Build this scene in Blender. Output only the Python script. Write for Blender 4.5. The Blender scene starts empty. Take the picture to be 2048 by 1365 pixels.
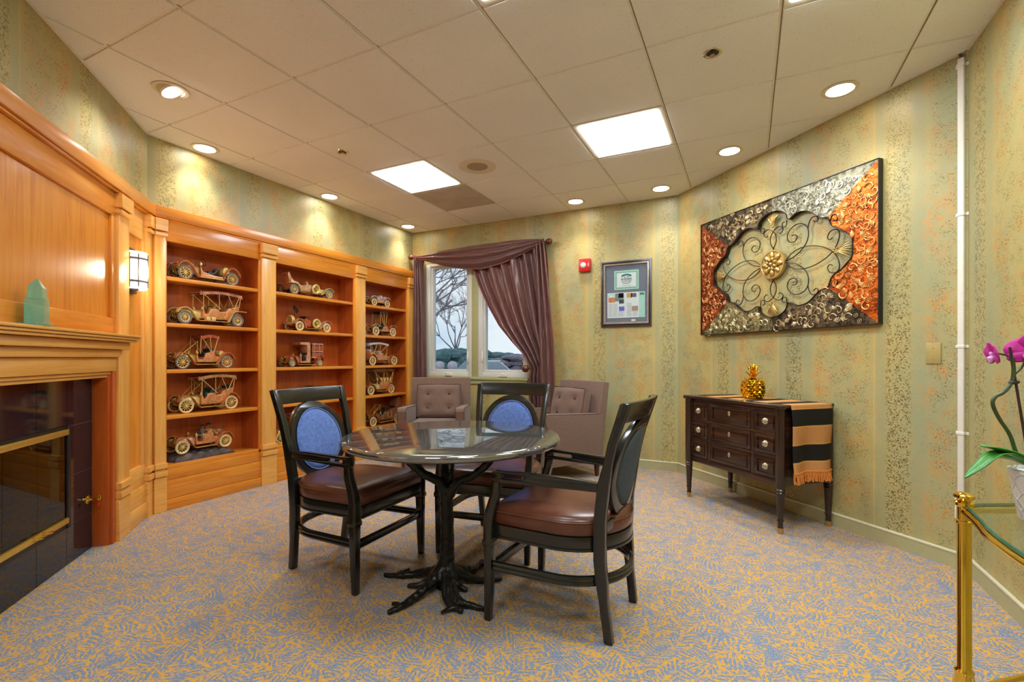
import bpy, bmesh, math, random
from math import sin, cos, pi, radians, sqrt, atan2
from mathutils import Vector, Matrix
from mathutils.geometry import tessellate_polygon

# ------------------------------------------------------------------ camera, world, exposure
scene = bpy.context.scene
COL = scene.collection
YAW = 0.4578                                   # the view is turned this far left of the room's +y axis
EYE = 1.10
FPX = 955.4                                    # focal length in pixels of a 2048 px wide frame
cam_d = bpy.data.cameras.new('camera')
cam = bpy.data.objects.new('camera', cam_d); COL.objects.link(cam)
cam.location = (0, 0, EYE)
cam.rotation_euler = (pi / 2, 0, YAW)
cam_d.sensor_width = 36.0
cam_d.lens = 36.0 * FPX / 2048
cam_d.shift_y = 34.1 / 2048
cam_d.clip_start = 0.02
cam_d.clip_end = 300
scene.camera = cam

scene.view_settings.view_transform = 'Standard'
scene.view_settings.look = 'None'
scene.view_settings.gamma = 1
scene.view_settings.use_curve_mapping = False
scene.view_settings.exposure = 0.12
scene.cycles.max_bounces = 6; scene.cycles.diffuse_bounces = 4; scene.cycles.glossy_bounces = 3; scene.cycles.transmission_bounces = 4
scene.cycles.adaptive_threshold = 0.045; scene.cycles.use_light_tree = False
scene.cycles.caustics_reflective = False; scene.cycles.caustics_refractive = False; scene.cycles.sample_clamp_indirect = 6.0

PANEL_POWER = 27.0        # emission of the ceiling light panels
CAN_POWER = 26.0          # watts of each recessed spot
SKY_POWER = 1.12

world = bpy.data.worlds.new('sky'); scene.world = world
world.use_nodes = True
wn = world.node_tree.nodes; wl = world.node_tree.links
wn.clear()
w_out = wn.new('ShaderNodeOutputWorld'); w_bg = wn.new('ShaderNodeBackground')
w_tc = wn.new('ShaderNodeTexCoord'); w_n = wn.new('ShaderNodeTexNoise'); w_map = wn.new('ShaderNodeMapping')
w_r = wn.new('ShaderNodeValToRGB')
w_map.inputs['Scale'].default_value = (1, 1, 2.6)
w_n.inputs['Scale'].default_value = 3.0; w_n.inputs['Detail'].default_value = 6
w_r.color_ramp.elements[0].position = .35; w_r.color_ramp.elements[0].color = (.36, .54, .74, 1)
w_r.color_ramp.elements[1].position = .62; w_r.color_ramp.elements[1].color = (.80, .84, .88, 1)
wl.new(w_tc.outputs['Generated'], w_map.inputs['Vector']); wl.new(w_map.outputs[0], w_n.inputs['Vector'])
wl.new(w_n.outputs['Fac'], w_r.inputs['Fac']); wl.new(w_r.outputs[0], w_bg.inputs['Color'])
w_bg.inputs['Strength'].default_value = SKY_POWER
wl.new(w_bg.outputs[0], w_out.inputs['Surface'])

# ------------------------------------------------------------------ helpers
def lin(c):
    c /= 255.0
    return c / 12.92 if c <= .04045 else ((c + .055) / 1.055) ** 2.4
def rgb(r, g, b): return (lin(r), lin(g), lin(b), 1.0)

class MB:
    """collects shapes and links them as one mesh object"""
    def __init__(self): self.v = []; self.f = []
    def add(self, verts, faces):
        n = len(self.v); self.v += [tuple(p) for p in verts]
        self.f += [tuple(i + n for i in f) for f in faces]; return self
    def box(self, x0, x1, y0, y1, z0, z1):
        return self.add([(x0,y0,z0),(x1,y0,z0),(x1,y1,z0),(x0,y1,z0),(x0,y0,z1),(x1,y0,z1),(x1,y1,z1),(x0,y1,z1)],
                        [(0,3,2,1),(4,5,6,7),(0,1,5,4),(1,2,6,5),(2,3,7,6),(3,0,4,7)])
    def obox(self, c, ax, ay, az):
        """box from centre and three half-axis vectors"""
        c, ax, ay, az = map(Vector, (c, ax, ay, az))
        s = [(-1,-1,-1),(1,-1,-1),(1,1,-1),(-1,1,-1),(-1,-1,1),(1,-1,1),(1,1,1),(-1,1,1)]
        return self.add([c + ax*a + ay*b + az*d for a, b, d in s], [(0,3,2,1),(4,5,6,7),(0,1,5,4),(1,2,6,5),(2,3,7,6),(3,0,4,7)])
    def bar(self, p0, p1, w, h, up=(0,0,1)):
        p0, p1 = Vector(p0), Vector(p1); d = (p1 - p0); L = d.length; d.normalize()
        s = d.cross(Vector(up))
        if s.length < 1e-4: s = d.cross(Vector((1,0,0)))
        s.normalize(); u = s.cross(d)
        return self.obox((p0 + p1) / 2, d * L / 2, s * w / 2, u * h / 2)
    def cyl(self, p0, p1, r0, r1=None, n=16):
        r1 = r0 if r1 is None else r1
        return self.tube([p0, p1], [r0, r1], n)
    def tube(self, pts, r, n=8, closed=False, flat=1.0):
        pts = [Vector(p) for p in pts]; m = len(pts)
        rs = r if isinstance(r, (list, tuple)) else [r] * m
        V = []; F = []
        t0 = (pts[1] - pts[0]).normalized()
        ref = Vector((0,0,1)) if abs(t0.z) < .9 else Vector((1,0,0))
        s = t0.cross(ref).normalized()
        for i in range(m):
            if closed: t = pts[(i+1) % m] - pts[i-1]
            else: t = pts[min(i+1, m-1)] - pts[max(i-1, 0)]
            if t.length < 1e-9: t = t0.copy()
            t.normalize()
            s = s - t * s.dot(t)
            if s.length < 1e-6: s = t.cross(Vector((.3,.5,.8)))
            s.normalize(); u = t.cross(s)
            for k in range(n):
                a = 2*pi*k/n
                V.append(pts[i] + (s*cos(a) + u*sin(a)*flat) * rs[i])
        rng = m if closed else m - 1
        for i in range(rng):
            j = (i+1) % m
            for k in range(n):
                F.append((i*n+k, i*n+(k+1)%n, j*n+(k+1)%n, j*n+k))
        if not closed:
            F.append(tuple(range(n-1,-1,-1))); F.append(tuple((m-1)*n+k for k in range(n)))
        return self.add(V, F)
    def lathe(self, prof, n=24, c=(0,0,0), M=None):
        """profile of (radius, height) turned about z; M maps it elsewhere"""
        V = []; F = []
        for r, z in prof:
            for k in range(n):
                a = 2*pi*k/n; V.append(Vector((r*cos(a), r*sin(a), z)))
        for i in range(len(prof)-1):
            for k in range(n): F.append((i*n+k, i*n+(k+1)%n, (i+1)*n+(k+1)%n, (i+1)*n+k))
        if prof[0][0] > 1e-5: F.append(tuple(range(n-1,-1,-1)))
        if prof[-1][0] > 1e-5: F.append(tuple((len(prof)-1)*n+k for k in range(n)))
        if M is not None: V = [M @ p for p in V]
        return self.add([p + Vector(c) for p in V], F)
    def ball(self, c, r, n=14, m=9):
        rx, ry, rz = r if isinstance(r, (tuple, list)) else (r, r, r)
        V = [(c[0], c[1], c[2]-rz)]; F = []
        for i in range(1, m):
            p = -pi/2 + pi*i/m
            for k in range(n):
                a = 2*pi*k/n; V.append((c[0]+rx*cos(p)*cos(a), c[1]+ry*cos(p)*sin(a), c[2]+rz*sin(p)))
        V.append((c[0], c[1], c[2]+rz)); top = len(V)-1
        for k in range(n):
            F.append((0, 1+(k+1)%n, 1+k)); F.append((top, top-n+k, top-n+(k+1)%n))
        for i in range(m-2):
            for k in range(n):
                a = 1+i*n; F.append((a+k, a+(k+1)%n, a+n+(k+1)%n, a+n+k))
        return self.add(V, F)
    def plate(self, outer, holes, d0, d1, to):
        """flat board cut from 2-D loops (holes allowed), thickness d0..d1; to(a, b, d) -> point"""
        loops = [[Vector((a, b, 0)) for a, b in l] for l in [outer] + list(holes)]
        tris = tessellate_polygon(loops)
        flat = [p for l in loops for p in l]; n = len(flat)
        V = [to(p.x, p.y, d0) for p in flat] + [to(p.x, p.y, d1) for p in flat]
        F = [tuple(t) for t in tris] + [tuple(i+n for i in reversed(t)) for t in tris]
        o = 0
        for l in loops:
            m = len(l)
            for i in range(m): F.append((o+i, o+(i+1)%m, n+o+(i+1)%m, n+o+i))
            o += m
        return self.add(V, F)
    def posts(self, stations):
        """near-vertical member from (x, y, z, half x, half y) stations"""
        V = []; F = []
        for x, y, z, a, b in stations: V += [(x-a,y-b,z),(x+a,y-b,z),(x+a,y+b,z),(x-a,y+b,z)]
        for i in range(len(stations)-1):
            for k in range(4): F.append((i*4+k, i*4+(k+1)%4, i*4+4+(k+1)%4, i*4+4+k))
        m = len(stations)*4
        F += [(3,2,1,0), (m-4,m-3,m-2,m-1)]
        return self.add(V, F)
    def grid(self, fn, nu, nv, thick=0.0):
        V = [Vector(fn(i/nu, j/nv)) for j in range(nv+1) for i in range(nu+1)]; F = []
        for j in range(nv):
            for i in range(nu):
                a = j*(nu+1)+i; F.append((a, a+1, a+nu+2, a+nu+1))
        return self.add(V, F)
    def map(self, fn): self.v = [tuple(fn(*p)) for p in self.v]; return self
    def build(self, name, mat, parent=None, smooth=True, bevel=0.0, seg=2, angle=38, loc=None, rz=0.0, normals=True, kind=None):
        me = bpy.data.meshes.new(name)
        me.from_pydata(self.v, [], self.f)
        if bevel > 0 or normals:
            bm = bmesh.new(); bm.from_mesh(me)
            if normals: bmesh.ops.recalc_face_normals(bm, faces=bm.faces)
            if bevel > 0:
                es = [e for e in bm.edges if len(e.link_faces) == 2 and e.calc_face_angle(0) > .5]
                bmesh.ops.bevel(bm, geom=es, offset=bevel, segments=seg, affect='EDGES', profile=.5, clamp_overlap=True)
            bm.to_mesh(me); bm.free()
        if smooth:
            me.polygons.foreach_set('use_smooth', [True]*len(me.polygons))
            me.set_sharp_from_angle(angle=radians(angle))
        me.materials.append(mat)
        o = bpy.data.objects.new(name, me); COL.objects.link(o)
        if parent is not None: o.parent = parent
        if loc is not None: o.location = loc
        o.rotation_euler = (0, 0, rz)
        if kind: o['kind'] = kind
        return o

def thing(name, label, cat, loc=(0,0,0), rz=0.0, group=None):
    o = bpy.data.objects.new(name, None); COL.objects.link(o)
    o.location = loc; o.rotation_euler = (0,0,rz); o.empty_display_size = .1
    o['label'] = label; o['category'] = cat
    if group: o['group'] = group
    return o
def tag(o, label, cat, group=None):
    o['label'] = label; o['category'] = cat
    if group: o['group'] = group
    return o
def struct_root(name, loc=(0,0,0), rz=0.0, label=None):
    o = bpy.data.objects.new(name, None); COL.objects.link(o)
    o.location = loc; o.rotation_euler = (0,0,rz); o['kind'] = 'structure'
    if label: o['label'] = label
    return o
def struct(o, label=None):
    o['kind'] = 'structure'
    if label: o['label'] = label
    return o
def dup(o, parent=None, name=None):
    c = o.copy(); COL.objects.link(c); c.parent = parent
    if name: c.name = name
    return c
def copy_tree(o, parent=None):
    c = dup(o, parent)
    for ch in list(o.children): copy_tree(ch, c)
    return c
def smoothpath(pts, n=6, closed=False):
    """Catmull-Rom through the points"""
    P = [Vector(p) for p in pts]; m = len(P); out = []
    rng = m if closed else m-1
    for i in range(rng):
        if closed: a,b,c,d = P[i-1],P[i],P[(i+1)%m],P[(i+2)%m]
        else: a,b,c,d = P[max(i-1,0)],P[i],P[i+1],P[min(i+2,m-1)]
        for k in range(n):
            t = k/n
            out.append(.5*((2*b)+(c-a)*t+(2*a-5*b+4*c-d)*t*t+(3*b-a-3*c+d)*t**3))
    if not closed: out.append(P[-1])
    return out
def ellipse(a, b, n=40, cx=0, cy=0): return [(cx+a*cos(2*pi*k/n), cy+b*sin(2*pi*k/n)) for k in range(n)]
def rrect(x0, x1, y0, y1, r, n=5):
    out = []
    for cx, cy, a0 in ((x1-r,y1-r,0),(x0+r,y1-r,90),(x0+r,y0+r,180),(x1-r,y0+r,270)):
        for k in range(n+1):
            a = radians(a0+90*k/n); out.append((cx+r*cos(a), cy+r*sin(a)))
    return out

# ------------------------------------------------------------------ materials
def new_mat(name):
    m = bpy.data.materials.new(name); m.use_nodes = True
    nt = m.node_tree; b = nt.nodes['Principled BSDF']
    return m, nt.nodes, nt.links, b
def sset(b, **k):
    names = dict(rough='Roughness', metal='Metallic', spec='Specular IOR Level', trans='Transmission Weight', ior='IOR',
                 coat='Coat Weight', coatr='Coat Roughness', sheen='Sheen Weight', emit='Emission Strength', alpha='Alpha', aniso='Anisotropic')
    for q, v in k.items(): b.inputs[names[q]].default_value = v
def coords(n, l, kind='Object', scale=(1,1,1), rot=(0,0,0)):
    t = n.new('ShaderNodeTexCoord'); mp = n.new('ShaderNodeMapping')
    mp.inputs['Scale'].default_value = scale; mp.inputs['Rotation'].default_value = rot
    l.new(t.outputs[kind], mp.inputs['Vector']); return mp.outputs[0]
def noise(n, l, vec, scale, detail=3, rough=.5, dist=0):
    t = n.new('ShaderNodeTexNoise'); t.inputs['Scale'].default_value = scale
    t.inputs['Detail'].default_value = detail; t.inputs['Roughness'].default_value = rough; t.inputs['Distortion'].default_value = dist
    if vec is not None: l.new(vec, t.inputs['Vector'])
    return t
def ramp(n, l, fac, stops):
    r = n.new('ShaderNodeValToRGB'); e = r.color_ramp.elements
    while len(e) < len(stops): e.new(.5)
    for i, (p, c) in enumerate(stops):
        e[i].position = p; e[i].color = c if len(c) == 4 else (*c, 1)
    l.new(fac, r.inputs['Fac']); return r.outputs[0]
def mixc(n, l, fac, a, b, mode='MIX'):
    m = n.new('ShaderNodeMix'); m.data_type = 'RGBA'; m.blend_type = mode
    for sock, v in ((m.inputs[0], fac), (m.inputs[6], a), (m.inputs[7], b)):
        if hasattr(v, 'is_output'): l.new(v, sock)
        else: sock.default_value = v
    return m.outputs[2]
def math_(n, l, op, a, b=None, c=None, clamp=False):
    m = n.new('ShaderNodeMath'); m.operation = op; m.use_clamp = clamp
    for i, v in enumerate((a, b, c)):
        if v is None: continue
        if hasattr(v, 'is_output'): l.new(v, m.inputs[i])
        else: m.inputs[i].default_value = v
    return m.outputs[0]
def band(n, l, x, lo, hi, soft):
    """1 between lo and hi with soft edges"""
    a = n.new('ShaderNodeMapRange'); a.interpolation_type = 'SMOOTHSTEP'
    a.inputs[1].default_value = lo - soft; a.inputs[2].default_value = lo + soft; l.new(x, a.inputs[0])
    b = n.new('ShaderNodeMapRange'); b.interpolation_type = 'SMOOTHSTEP'
    b.inputs[1].default_value = hi - soft; b.inputs[2].default_value = hi + soft; b.inputs[3].default_value = 1; b.inputs[4].default_value = 0
    l.new(x, b.inputs[0])
    return math_(n, l, 'MULTIPLY', a.outputs[0], b.outputs[0])
def step(n, l, x, lo, hi):
    a = n.new('ShaderNodeMapRange'); a.interpolation_type = 'SMOOTHSTEP'
    a.inputs[1].default_value = lo; a.inputs[2].default_value = hi; l.new(x, a.inputs[0]); return a.outputs[0]
def bump(n, l, b, h, strength=.3, dist=.01):
    t = n.new('ShaderNodeBump'); t.inputs['Strength'].default_value = strength; t.inputs['Distance'].default_value = dist
    l.new(h, t.inputs['Height']); l.new(t.outputs[0], b.inputs['Normal'])
def plain(name, c, var=.10, scale=30, bmp=0.0, bscale=200, **k):
    """one colour with a little procedural unevenness"""
    m, n, l, b = new_mat(name); sset(b, **k)
    v = coords(n, l)
    t = noise(n, l, v, scale, 4)
    d = tuple(x*(1-var) for x in c[:3]) + (1,); e = tuple(min(1, x*(1+var)) for x in c[:3]) + (1,)
    l.new(ramp(n, l, t.outputs['Fac'], [(.3, d), (.7, e)]), b.inputs['Base Color'])
    if bmp: bump(n, l, b, noise(n, l, v, bscale, 3).outputs['Fac'], bmp, .002)
    return m
def wood(name, c1, c2, c3, grain='v', fine=1.0, **k):
    m, n, l, b = new_mat(name); sset(b, **k)
    sc = {'v': (11*fine, 11*fine, .9), 'h': (1.0, 1.0, 13*fine), 'x': (.9, 11*fine, 11*fine), 'y': (11*fine, .9, 11*fine)}[grain]
    v = coords(n, l, 'Object', sc)
    t = noise(n, l, v, 2.2, 6, .6, 1.2)
    big = noise(n, l, coords(n, l, 'Object', (1.5, 1.5, 1.5)), 1.6, 3, .5, .5)
    col = ramp(n, l, t.outputs['Fac'], [(.25, c1), (.5, c2), (.75, c3)])
    f = math_(n, l, 'MULTIPLY', big.outputs['Fac'], .55)
    l.new(mixc(n, l, f, col, c1), b.inputs['Base Color'])
    v2 = coords(n, l, 'Object', tuple(s*8 for s in sc))
    bump(n, l, b, noise(n, l, v2, 3, 3).outputs['Fac'], .05, .002)
    return m
def emitter(name, c, s):
    m, n, l, b = new_mat(name); b.inputs['Base Color'].default_value = c
    b.inputs['Emission Color'].default_value = c; b.inputs['Emission Strength'].default_value = s
    t = noise(n, l, coords(n, l), 5, 2)
    l.new(ramp(n, l, t.outputs['Fac'], [(0, tuple(x*.98 for x in c[:3])), (1, c)]), b.inputs['Emission Color'])
    return m
def glass(name, c, rough=0.0, ior=1.45, alpha_mix=None):
    """clear pane: mostly transparent with a glossy skin"""
    m, n, l, b = new_mat(name)
    n.remove(b); out = n['Material Output']
    tr = n.new('ShaderNodeBsdfTransparent'); gl = n.new('ShaderNodeBsdfGlossy'); fr = n.new('ShaderNodeFresnel'); mx = n.new('ShaderNodeMixShader')
    tt = noise(n, l, coords(n, l), 3, 2)
    l.new(ramp(n, l, tt.outputs['Fac'], [(0, tuple(x*.985 for x in c[:3])), (1, c)]), tr.inputs['Color'])
    gl.inputs['Roughness'].default_value = rough; fr.inputs['IOR'].default_value = ior
    ge = n.new('ShaderNodeNewGeometry'); l.new(math_(n, l, 'MULTIPLY', fr.outputs[0], math_(n, l, 'SUBTRACT', 1.0, ge.outputs['Backfacing'])), mx.inputs[0]); l.new(tr.outputs[0], mx.inputs[1]); l.new(gl.outputs[0], mx.inputs[2]); l.new(mx.outputs[0], out.inputs['Surface'])
    return m

def wallpaper():
    m, n, l, b = new_mat('wallpaper_striped_gold_green'); sset(b, rough=.42, spec=.5)
    tc = n.new('ShaderNodeTexCoord'); sp = n.new('ShaderNodeSeparateXYZ'); l.new(tc.outputs['Object'], sp.inputs[0])
    cb = n.new('ShaderNodeCombineXYZ'); l.new(sp.outputs[0], cb.inputs[0]); l.new(sp.outputs[2], cb.inputs[1]); v = cb.outputs[0]
    ROLL = .686
    fr = math_(n, l, 'FRACT', math_(n, l, 'DIVIDE', sp.outputs[0], ROLL))
    # slow colour drift: olive gold, sage, a little teal
    mp = n.new('ShaderNodeMapping'); mp.inputs['Scale'].default_value = (3.2, 1.1, 1); l.new(v, mp.inputs['Vector'])
    big = noise(n, l, mp.outputs[0], 1.0, 4, .6)
    base = ramp(n, l, big.outputs['Fac'], [(.28, rgb(163,159,116)), (.46, rgb(184,170,112)), (.60, rgb(192,175,112)), (.76, rgb(170,164,119))])
    sage = math_(n, l, 'MAXIMUM', band(n, l, fr, .30, .40, .03), band(n, l, fr, .02, .09, .015))
    base = mixc(n, l, math_(n, l, 'MULTIPLY', sage, .35), base, rgb(150,158,126))
    tl = n.new('ShaderNodeMapping'); tl.inputs['Scale'].default_value = (1.7, .7, 1); l.new(v, tl.inputs['Vector'])
    base = mixc(n, l, math_(n, l, 'MULTIPLY', step(n, l, noise(n, l, tl.outputs[0], 1.3, 3).outputs['Fac'], .42, .62), .48), base, rgb(146,157,130))
    # woven linen weave
    mw = n.new('ShaderNodeMapping'); mw.inputs['Scale'].default_value = (900, 60, 1); l.new(v, mw.inputs['Vector'])
    mw2 = n.new('ShaderNodeMapping'); mw2.inputs['Scale'].default_value = (60, 900, 1); l.new(v, mw2.inputs['Vector'])
    wv = math_(n, l, 'ADD', noise(n, l, mw.outputs[0], 1, 2).outputs['Fac'], noise(n, l, mw2.outputs[0], 1, 2).outputs['Fac'])
    base = mixc(n, l, math_(n, l, 'MULTIPLY', step(n, l, wv, .85, 1.25), .30), base, rgb(150,138,80))
    # orange blotches
    o1 = noise(n, l, v, 5.5, 5, .65, .4); o2 = noise(n, l, v, 30, 3, .6)
    om = math_(n, l, 'MULTIPLY', step(n, l, o1.outputs['Fac'], .40, .66), step(n, l, o2.outputs['Fac'], .32, .70))
    od = math_(n, l, 'MAXIMUM', math_(n, l, 'MULTIPLY', band(n, l, fr, .38, .60, .06), 1.0), math_(n, l, 'MULTIPLY', band(n, l, fr, .68, .97, .05), .75))
    base = mixc(n, l, math_(n, l, 'MULTIPLY', om, math_(n, l, 'ADD', math_(n, l, 'MULTIPLY', od, .60), .14)), base, rgb(216,140,52))
    # dense leaf speckle column
    vo = n.new('ShaderNodeTexVoronoi'); vo.inputs['Scale'].default_value = 115; vo.inputs['Randomness'].default_value = 1
    dn = noise(n, l, v, 40, 2); vd = n.new('ShaderNodeVectorMath'); vd.operation = 'MULTIPLY_ADD'
    l.new(dn.outputs['Color'], vd.inputs[0]); vd.inputs[1].default_value = (.03, .03, 0); l.new(v, vd.inputs[2]); l.new(vd.outputs[0], vo.inputs['Vector'])
    dots = step(n, l, vo.outputs['Distance'], .50, .34)
    dots = math_(n, l, 'MULTIPLY', dots, step(n, l, noise(n, l, v, 34, 3).outputs['Fac'], .36, .50))
    col = band(n, l, fr, .10, .29, .02)
    # scattered sprigs
    sp1 = step(n, l, noise(n, l, v, 11, 3, .6).outputs['Fac'], .42, .55)
    sp2 = step(n, l, noise(n, l, v, 130, 2, .5, .6).outputs['Fac'], .56, .62)
    spr = math_(n, l, 'MULTIPLY', math_(n, l, 'MULTIPLY', sp1, sp2), band(n, l, fr, .44, .96, .04))
    dark = math_(n, l, 'MAXIMUM', math_(n, l, 'MULTIPLY', dots, col), math_(n, l, 'MULTIPLY', spr, .9))
    base = mixc(n, l, math_(n, l, 'MULTIPLY', dark, .68), base, rgb(98,80,36))
    flk = math_(n, l, 'MULTIPLY', step(n, l, noise(n, l, v, 160, 2, .6).outputs['Fac'], .55, .66), step(n, l, noise(n, l, v, 14, 3).outputs['Fac'], .42, .60))
    base = mixc(n, l, math_(n, l, 'MULTIPLY', flk, .35), base, rgb(120,96,40))
    # seams
    seam = math_(n, l, 'MAXIMUM', step(n, l, fr, .004, .002), step(n, l, fr, .996, .998))
    base = mixc(n, l, math_(n, l, 'MULTIPLY', seam, .7), base, rgb(226,170,92))
    l.new(base, b.inputs['Base Color'])
    l.new(math_(n, l, 'MULTIPLY', dark, .5), b.inputs['Metallic'])
    l.new(math_(n, l, 'ADD', math_(n, l, 'MULTIPLY', o2.outputs['Fac'], .25), .30), b.inputs['Roughness'])
    bump(n, l, b, wv, .10, .002)
    return m

def carpet():
    m, n, l, b = new_mat('carpet_coral_pattern'); sset(b, rough=.95, spec=.12)
    v = coords(n, l)
    def warp(src, scale, amt, detail=2):
        t = noise(n, l, v, scale, detail, .55); q = n.new('ShaderNodeVectorMath'); q.operation = 'MULTIPLY_ADD'
        q.inputs[1].default_value = (amt, amt, 0); l.new(t.outputs['Color'], q.inputs[0]); l.new(src, q.inputs[2]); return q.outputs[0]
    vf = warp(warp(v, 7.0, .05), 70, .010)
    # each cell carries one fern frond: a stem with slanted leaflets, turned at random
    def fronds(scale, spacing, fold, seed):
        off = n.new('ShaderNodeVectorMath'); off.operation = 'ADD'; off.inputs[1].default_value = (seed, seed*.7, 0); l.new(vf, off.inputs[0])
        vo = n.new('ShaderNodeTexVoronoi'); vo.voronoi_dimensions = '2D'; vo.inputs['Scale'].default_value = scale; l.new(off.outputs[0], vo.inputs['Vector'])
        loc = n.new('ShaderNodeVectorMath'); loc.operation = 'SUBTRACT'; l.new(off.outputs[0], loc.inputs[0]); l.new(vo.outputs['Position'], loc.inputs[1])
        sc_ = n.new('ShaderNodeSeparateColor'); l.new(vo.outputs['Color'], sc_.inputs[0])
        rt = n.new('ShaderNodeVectorRotate'); rt.rotation_type = 'Z_AXIS'; l.new(loc.outputs[0], rt.inputs['Vector']); l.new(math_(n, l, 'MULTIPLY', sc_.outputs[0], 6.283), rt.inputs['Angle'])
        sp = n.new('ShaderNodeSeparateXYZ'); l.new(rt.outputs[0], sp.inputs[0])
        bend = math_(n, l, 'ADD', sp.outputs[0], math_(n, l, 'MULTIPLY', math_(n, l, 'POWER', math_(n, l, 'ABSOLUTE', sp.outputs[1]), 2.0), 4.0))
        ax = math_(n, l, 'ABSOLUTE', bend)
        ph = math_(n, l, 'MULTIPLY', math_(n, l, 'SUBTRACT', sp.outputs[1], math_(n, l, 'MULTIPLY', ax, fold)), 6.283/spacing)
        leafs = step(n, l, math_(n, l, 'SINE', ph), .05, .50)
        leafs = math_(n, l, 'MULTIPLY', leafs, step(n, l, ax, .072, .054))
        stem = step(n, l, ax, .0085, .0050)
        return math_(n, l, 'MAXIMUM', leafs, stem)
    pat = math_(n, l, 'MAXIMUM', math_(n, l, 'MULTIPLY', fronds(10, .0235, 1.0, 0), step(n, l, noise(n, l, v, 22, 2).outputs['Fac'], .30, .44)), math_(n, l, 'MULTIPLY', fronds(8.2, .0265, .8, 3.3), step(n, l, noise(n, l, v, 17, 2).outputs['Fac'], .49, .55)))
    tuft = noise(n, l, v, 330, 2, .6)
    pat = math_(n, l, 'MULTIPLY', pat, step(n, l, math_(n, l, 'ADD', noise(n, l, v, 70, 2).outputs['Fac'], math_(n, l, 'MULTIPLY', tuft.outputs['Fac'], .45)), .56, .80))
    grey = ramp(n, l, noise(n, l, v, 190, 3, .75).outputs['Fac'], [(.28, rgb(76,85,104)), (.5, rgb(126,137,157)), (.72, rgb(178,182,188))])
    gold = ramp(n, l, tuft.outputs['Fac'], [(.3, rgb(196,136,32)), (.7, rgb(236,180,62))])
    l.new(mixc(n, l, pat, grey, gold), b.inputs['Base Color'])
    bump(n, l, b, tuft.outputs['Fac'], .5, .004)
    return m

def ceiling_tile_mat():
    m, n, l, b = new_mat('ceiling_tile_speckled'); sset(b, rough=.95, spec=.1)
    oi = n.new('ShaderNodeObjectInfo')
    vadd = n.new('ShaderNodeVectorMath'); vadd.operation = 'ADD'
    v = coords(n, l); l.new(v, vadd.inputs[0]); l.new(oi.outputs['Location'], vadd.inputs[1]); vv = vadd.outputs[0]
    t = noise(n, l, vv, 130, 4, .7); big = noise(n, l, vv, 1.3, 3)
    base = ramp(n, l, big.outputs['Fac'], [(.3, rgb(240,239,238)), (.7, rgb(248,247,246))])
    pits = step(n, l, t.outputs['Fac'], .39, .31)
    l.new(mixc(n, l, math_(n, l, 'MULTIPLY', pits, .5), base, rgb(140,118,90)), b.inputs['Base Color'])
    bump(n, l, b, t.outputs['Fac'], .3, .003)
    return m

def granite(name, c0, c1, c2, rough, scale=160, **k):
    m, n, l, b = new_mat(name); sset(b, rough=rough, **k)
    v = coords(n, l); t = noise(n, l, v, scale, 4, .8)
    l.new(ramp(n, l, t.outputs['Fac'], [(.35, c0), (.55, c1), (.72, c2)]), b.inputs['Base Color'])
    return m

M = {}
M['wallpaper'] = wallpaper(); M['carpet'] = carpet(); M['tile'] = ceiling_tile_mat()
M['tile_stained'] = plain('ceiling_tile_stained', rgb(192,182,168), .12, 4, .2, rough=.95)
M['tee'] = plain('ceiling_grid_tee', rgb(240,234,224), .05, rough=.6)
HC = (rgb(198,112,28), rgb(224,142,44), rgb(234,162,66))
M['wood_v'] = wood('honey_maple_upright', *HC, grain='v', rough=.32, spec=.5, coat=.25, coatr=.15)
M['wood_h'] = wood('honey_maple_level', *HC, grain='h', rough=.32, spec=.5, coat=.25, coatr=.15)
PC = (rgb(212,144,60), rgb(234,172,86), rgb(242,190,112))
M['pale_v'] = wood('pale_maple_upright', *PC, grain='v', rough=.33, coat=.2, coatr=.15)
M['pale_h'] = wood('pale_maple_level', *PC, grain='h', rough=.33, coat=.2, coatr=.15)
CC = (rgb(166,76,24), rgb(198,98,36), rgb(212,116,50))  # redder copy of the shelf wood; light bounced inside is painted in
M['inner_bounce_v'] = wood('bounce_red_upright', *CC, grain='v', rough=.35)
M['inner_bounce_h'] = wood('bounce_red_level', *CC, grain='h', rough=.35)
M['jamb_bounce_v'] = wood('bounce_orange_jamb', rgb(170,70,16), rgb(196,90,26), rgb(206,104,36), grain='v', rough=.3, coat=.2)  # jamb wood turned orange to paint in light bounced between its faces
M['base_paint'] = plain('baseboard_putty_paint', rgb(178,172,128), .04, rough=.45)
M['bead_paint'] = plain('baseboard_bead_paint', rgb(216,210,178), .04, rough=.4)
M['sage_paint'] = plain('sage_window_paint', rgb(170,168,118), .04, rough=.45)
M['white_paint'] = plain('white_window_paint', rgb(214,214,206), .03, rough=.4)
M['white_plastic'] = plain('white_plastic', rgb(232,226,214), .03, rough=.4)
M['almond'] = plain('almond_plastic', rgb(176,154,96), .03, rough=.35)
M['pane'] = glass('window_glass', (.93,.96,.97,1))
M['black_frame'] = plain('black_lacquer_wood', rgb(22,22,18), .25, 12, rough=.24, coat=.35, coatr=.12)
M['leather'] = plain('brown_leather', rgb(98,56,40), .18, 9, .10, 260, rough=.27, spec=.5)
M['blue_fabric'] = plain('blue_weave', rgb(88,116,182), .25, 60, .3, 700, rough=.85, sheen=.3)
M['slate_fabric'] = plain('slate_weave', rgb(62,74,86), .2, 60, .3, 700, rough=.85)
M['taupe'] = plain('taupe_upholstery', rgb(116,90,76), .12, 90, .35, 500, rough=.9, sheen=.2)
M['taupe_pipe'] = plain('taupe_piping', rgb(84,60,52), .1, rough=.8)
M['dark_leg'] = plain('dark_stained_leg', rgb(70,34,20), .2, rough=.4)
M['granite_top'] = granite('grey_granite_polished', rgb(40,42,40), rgb(70,72,68), rgb(110,108,100), .025, 220, ior=2.9)
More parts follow.
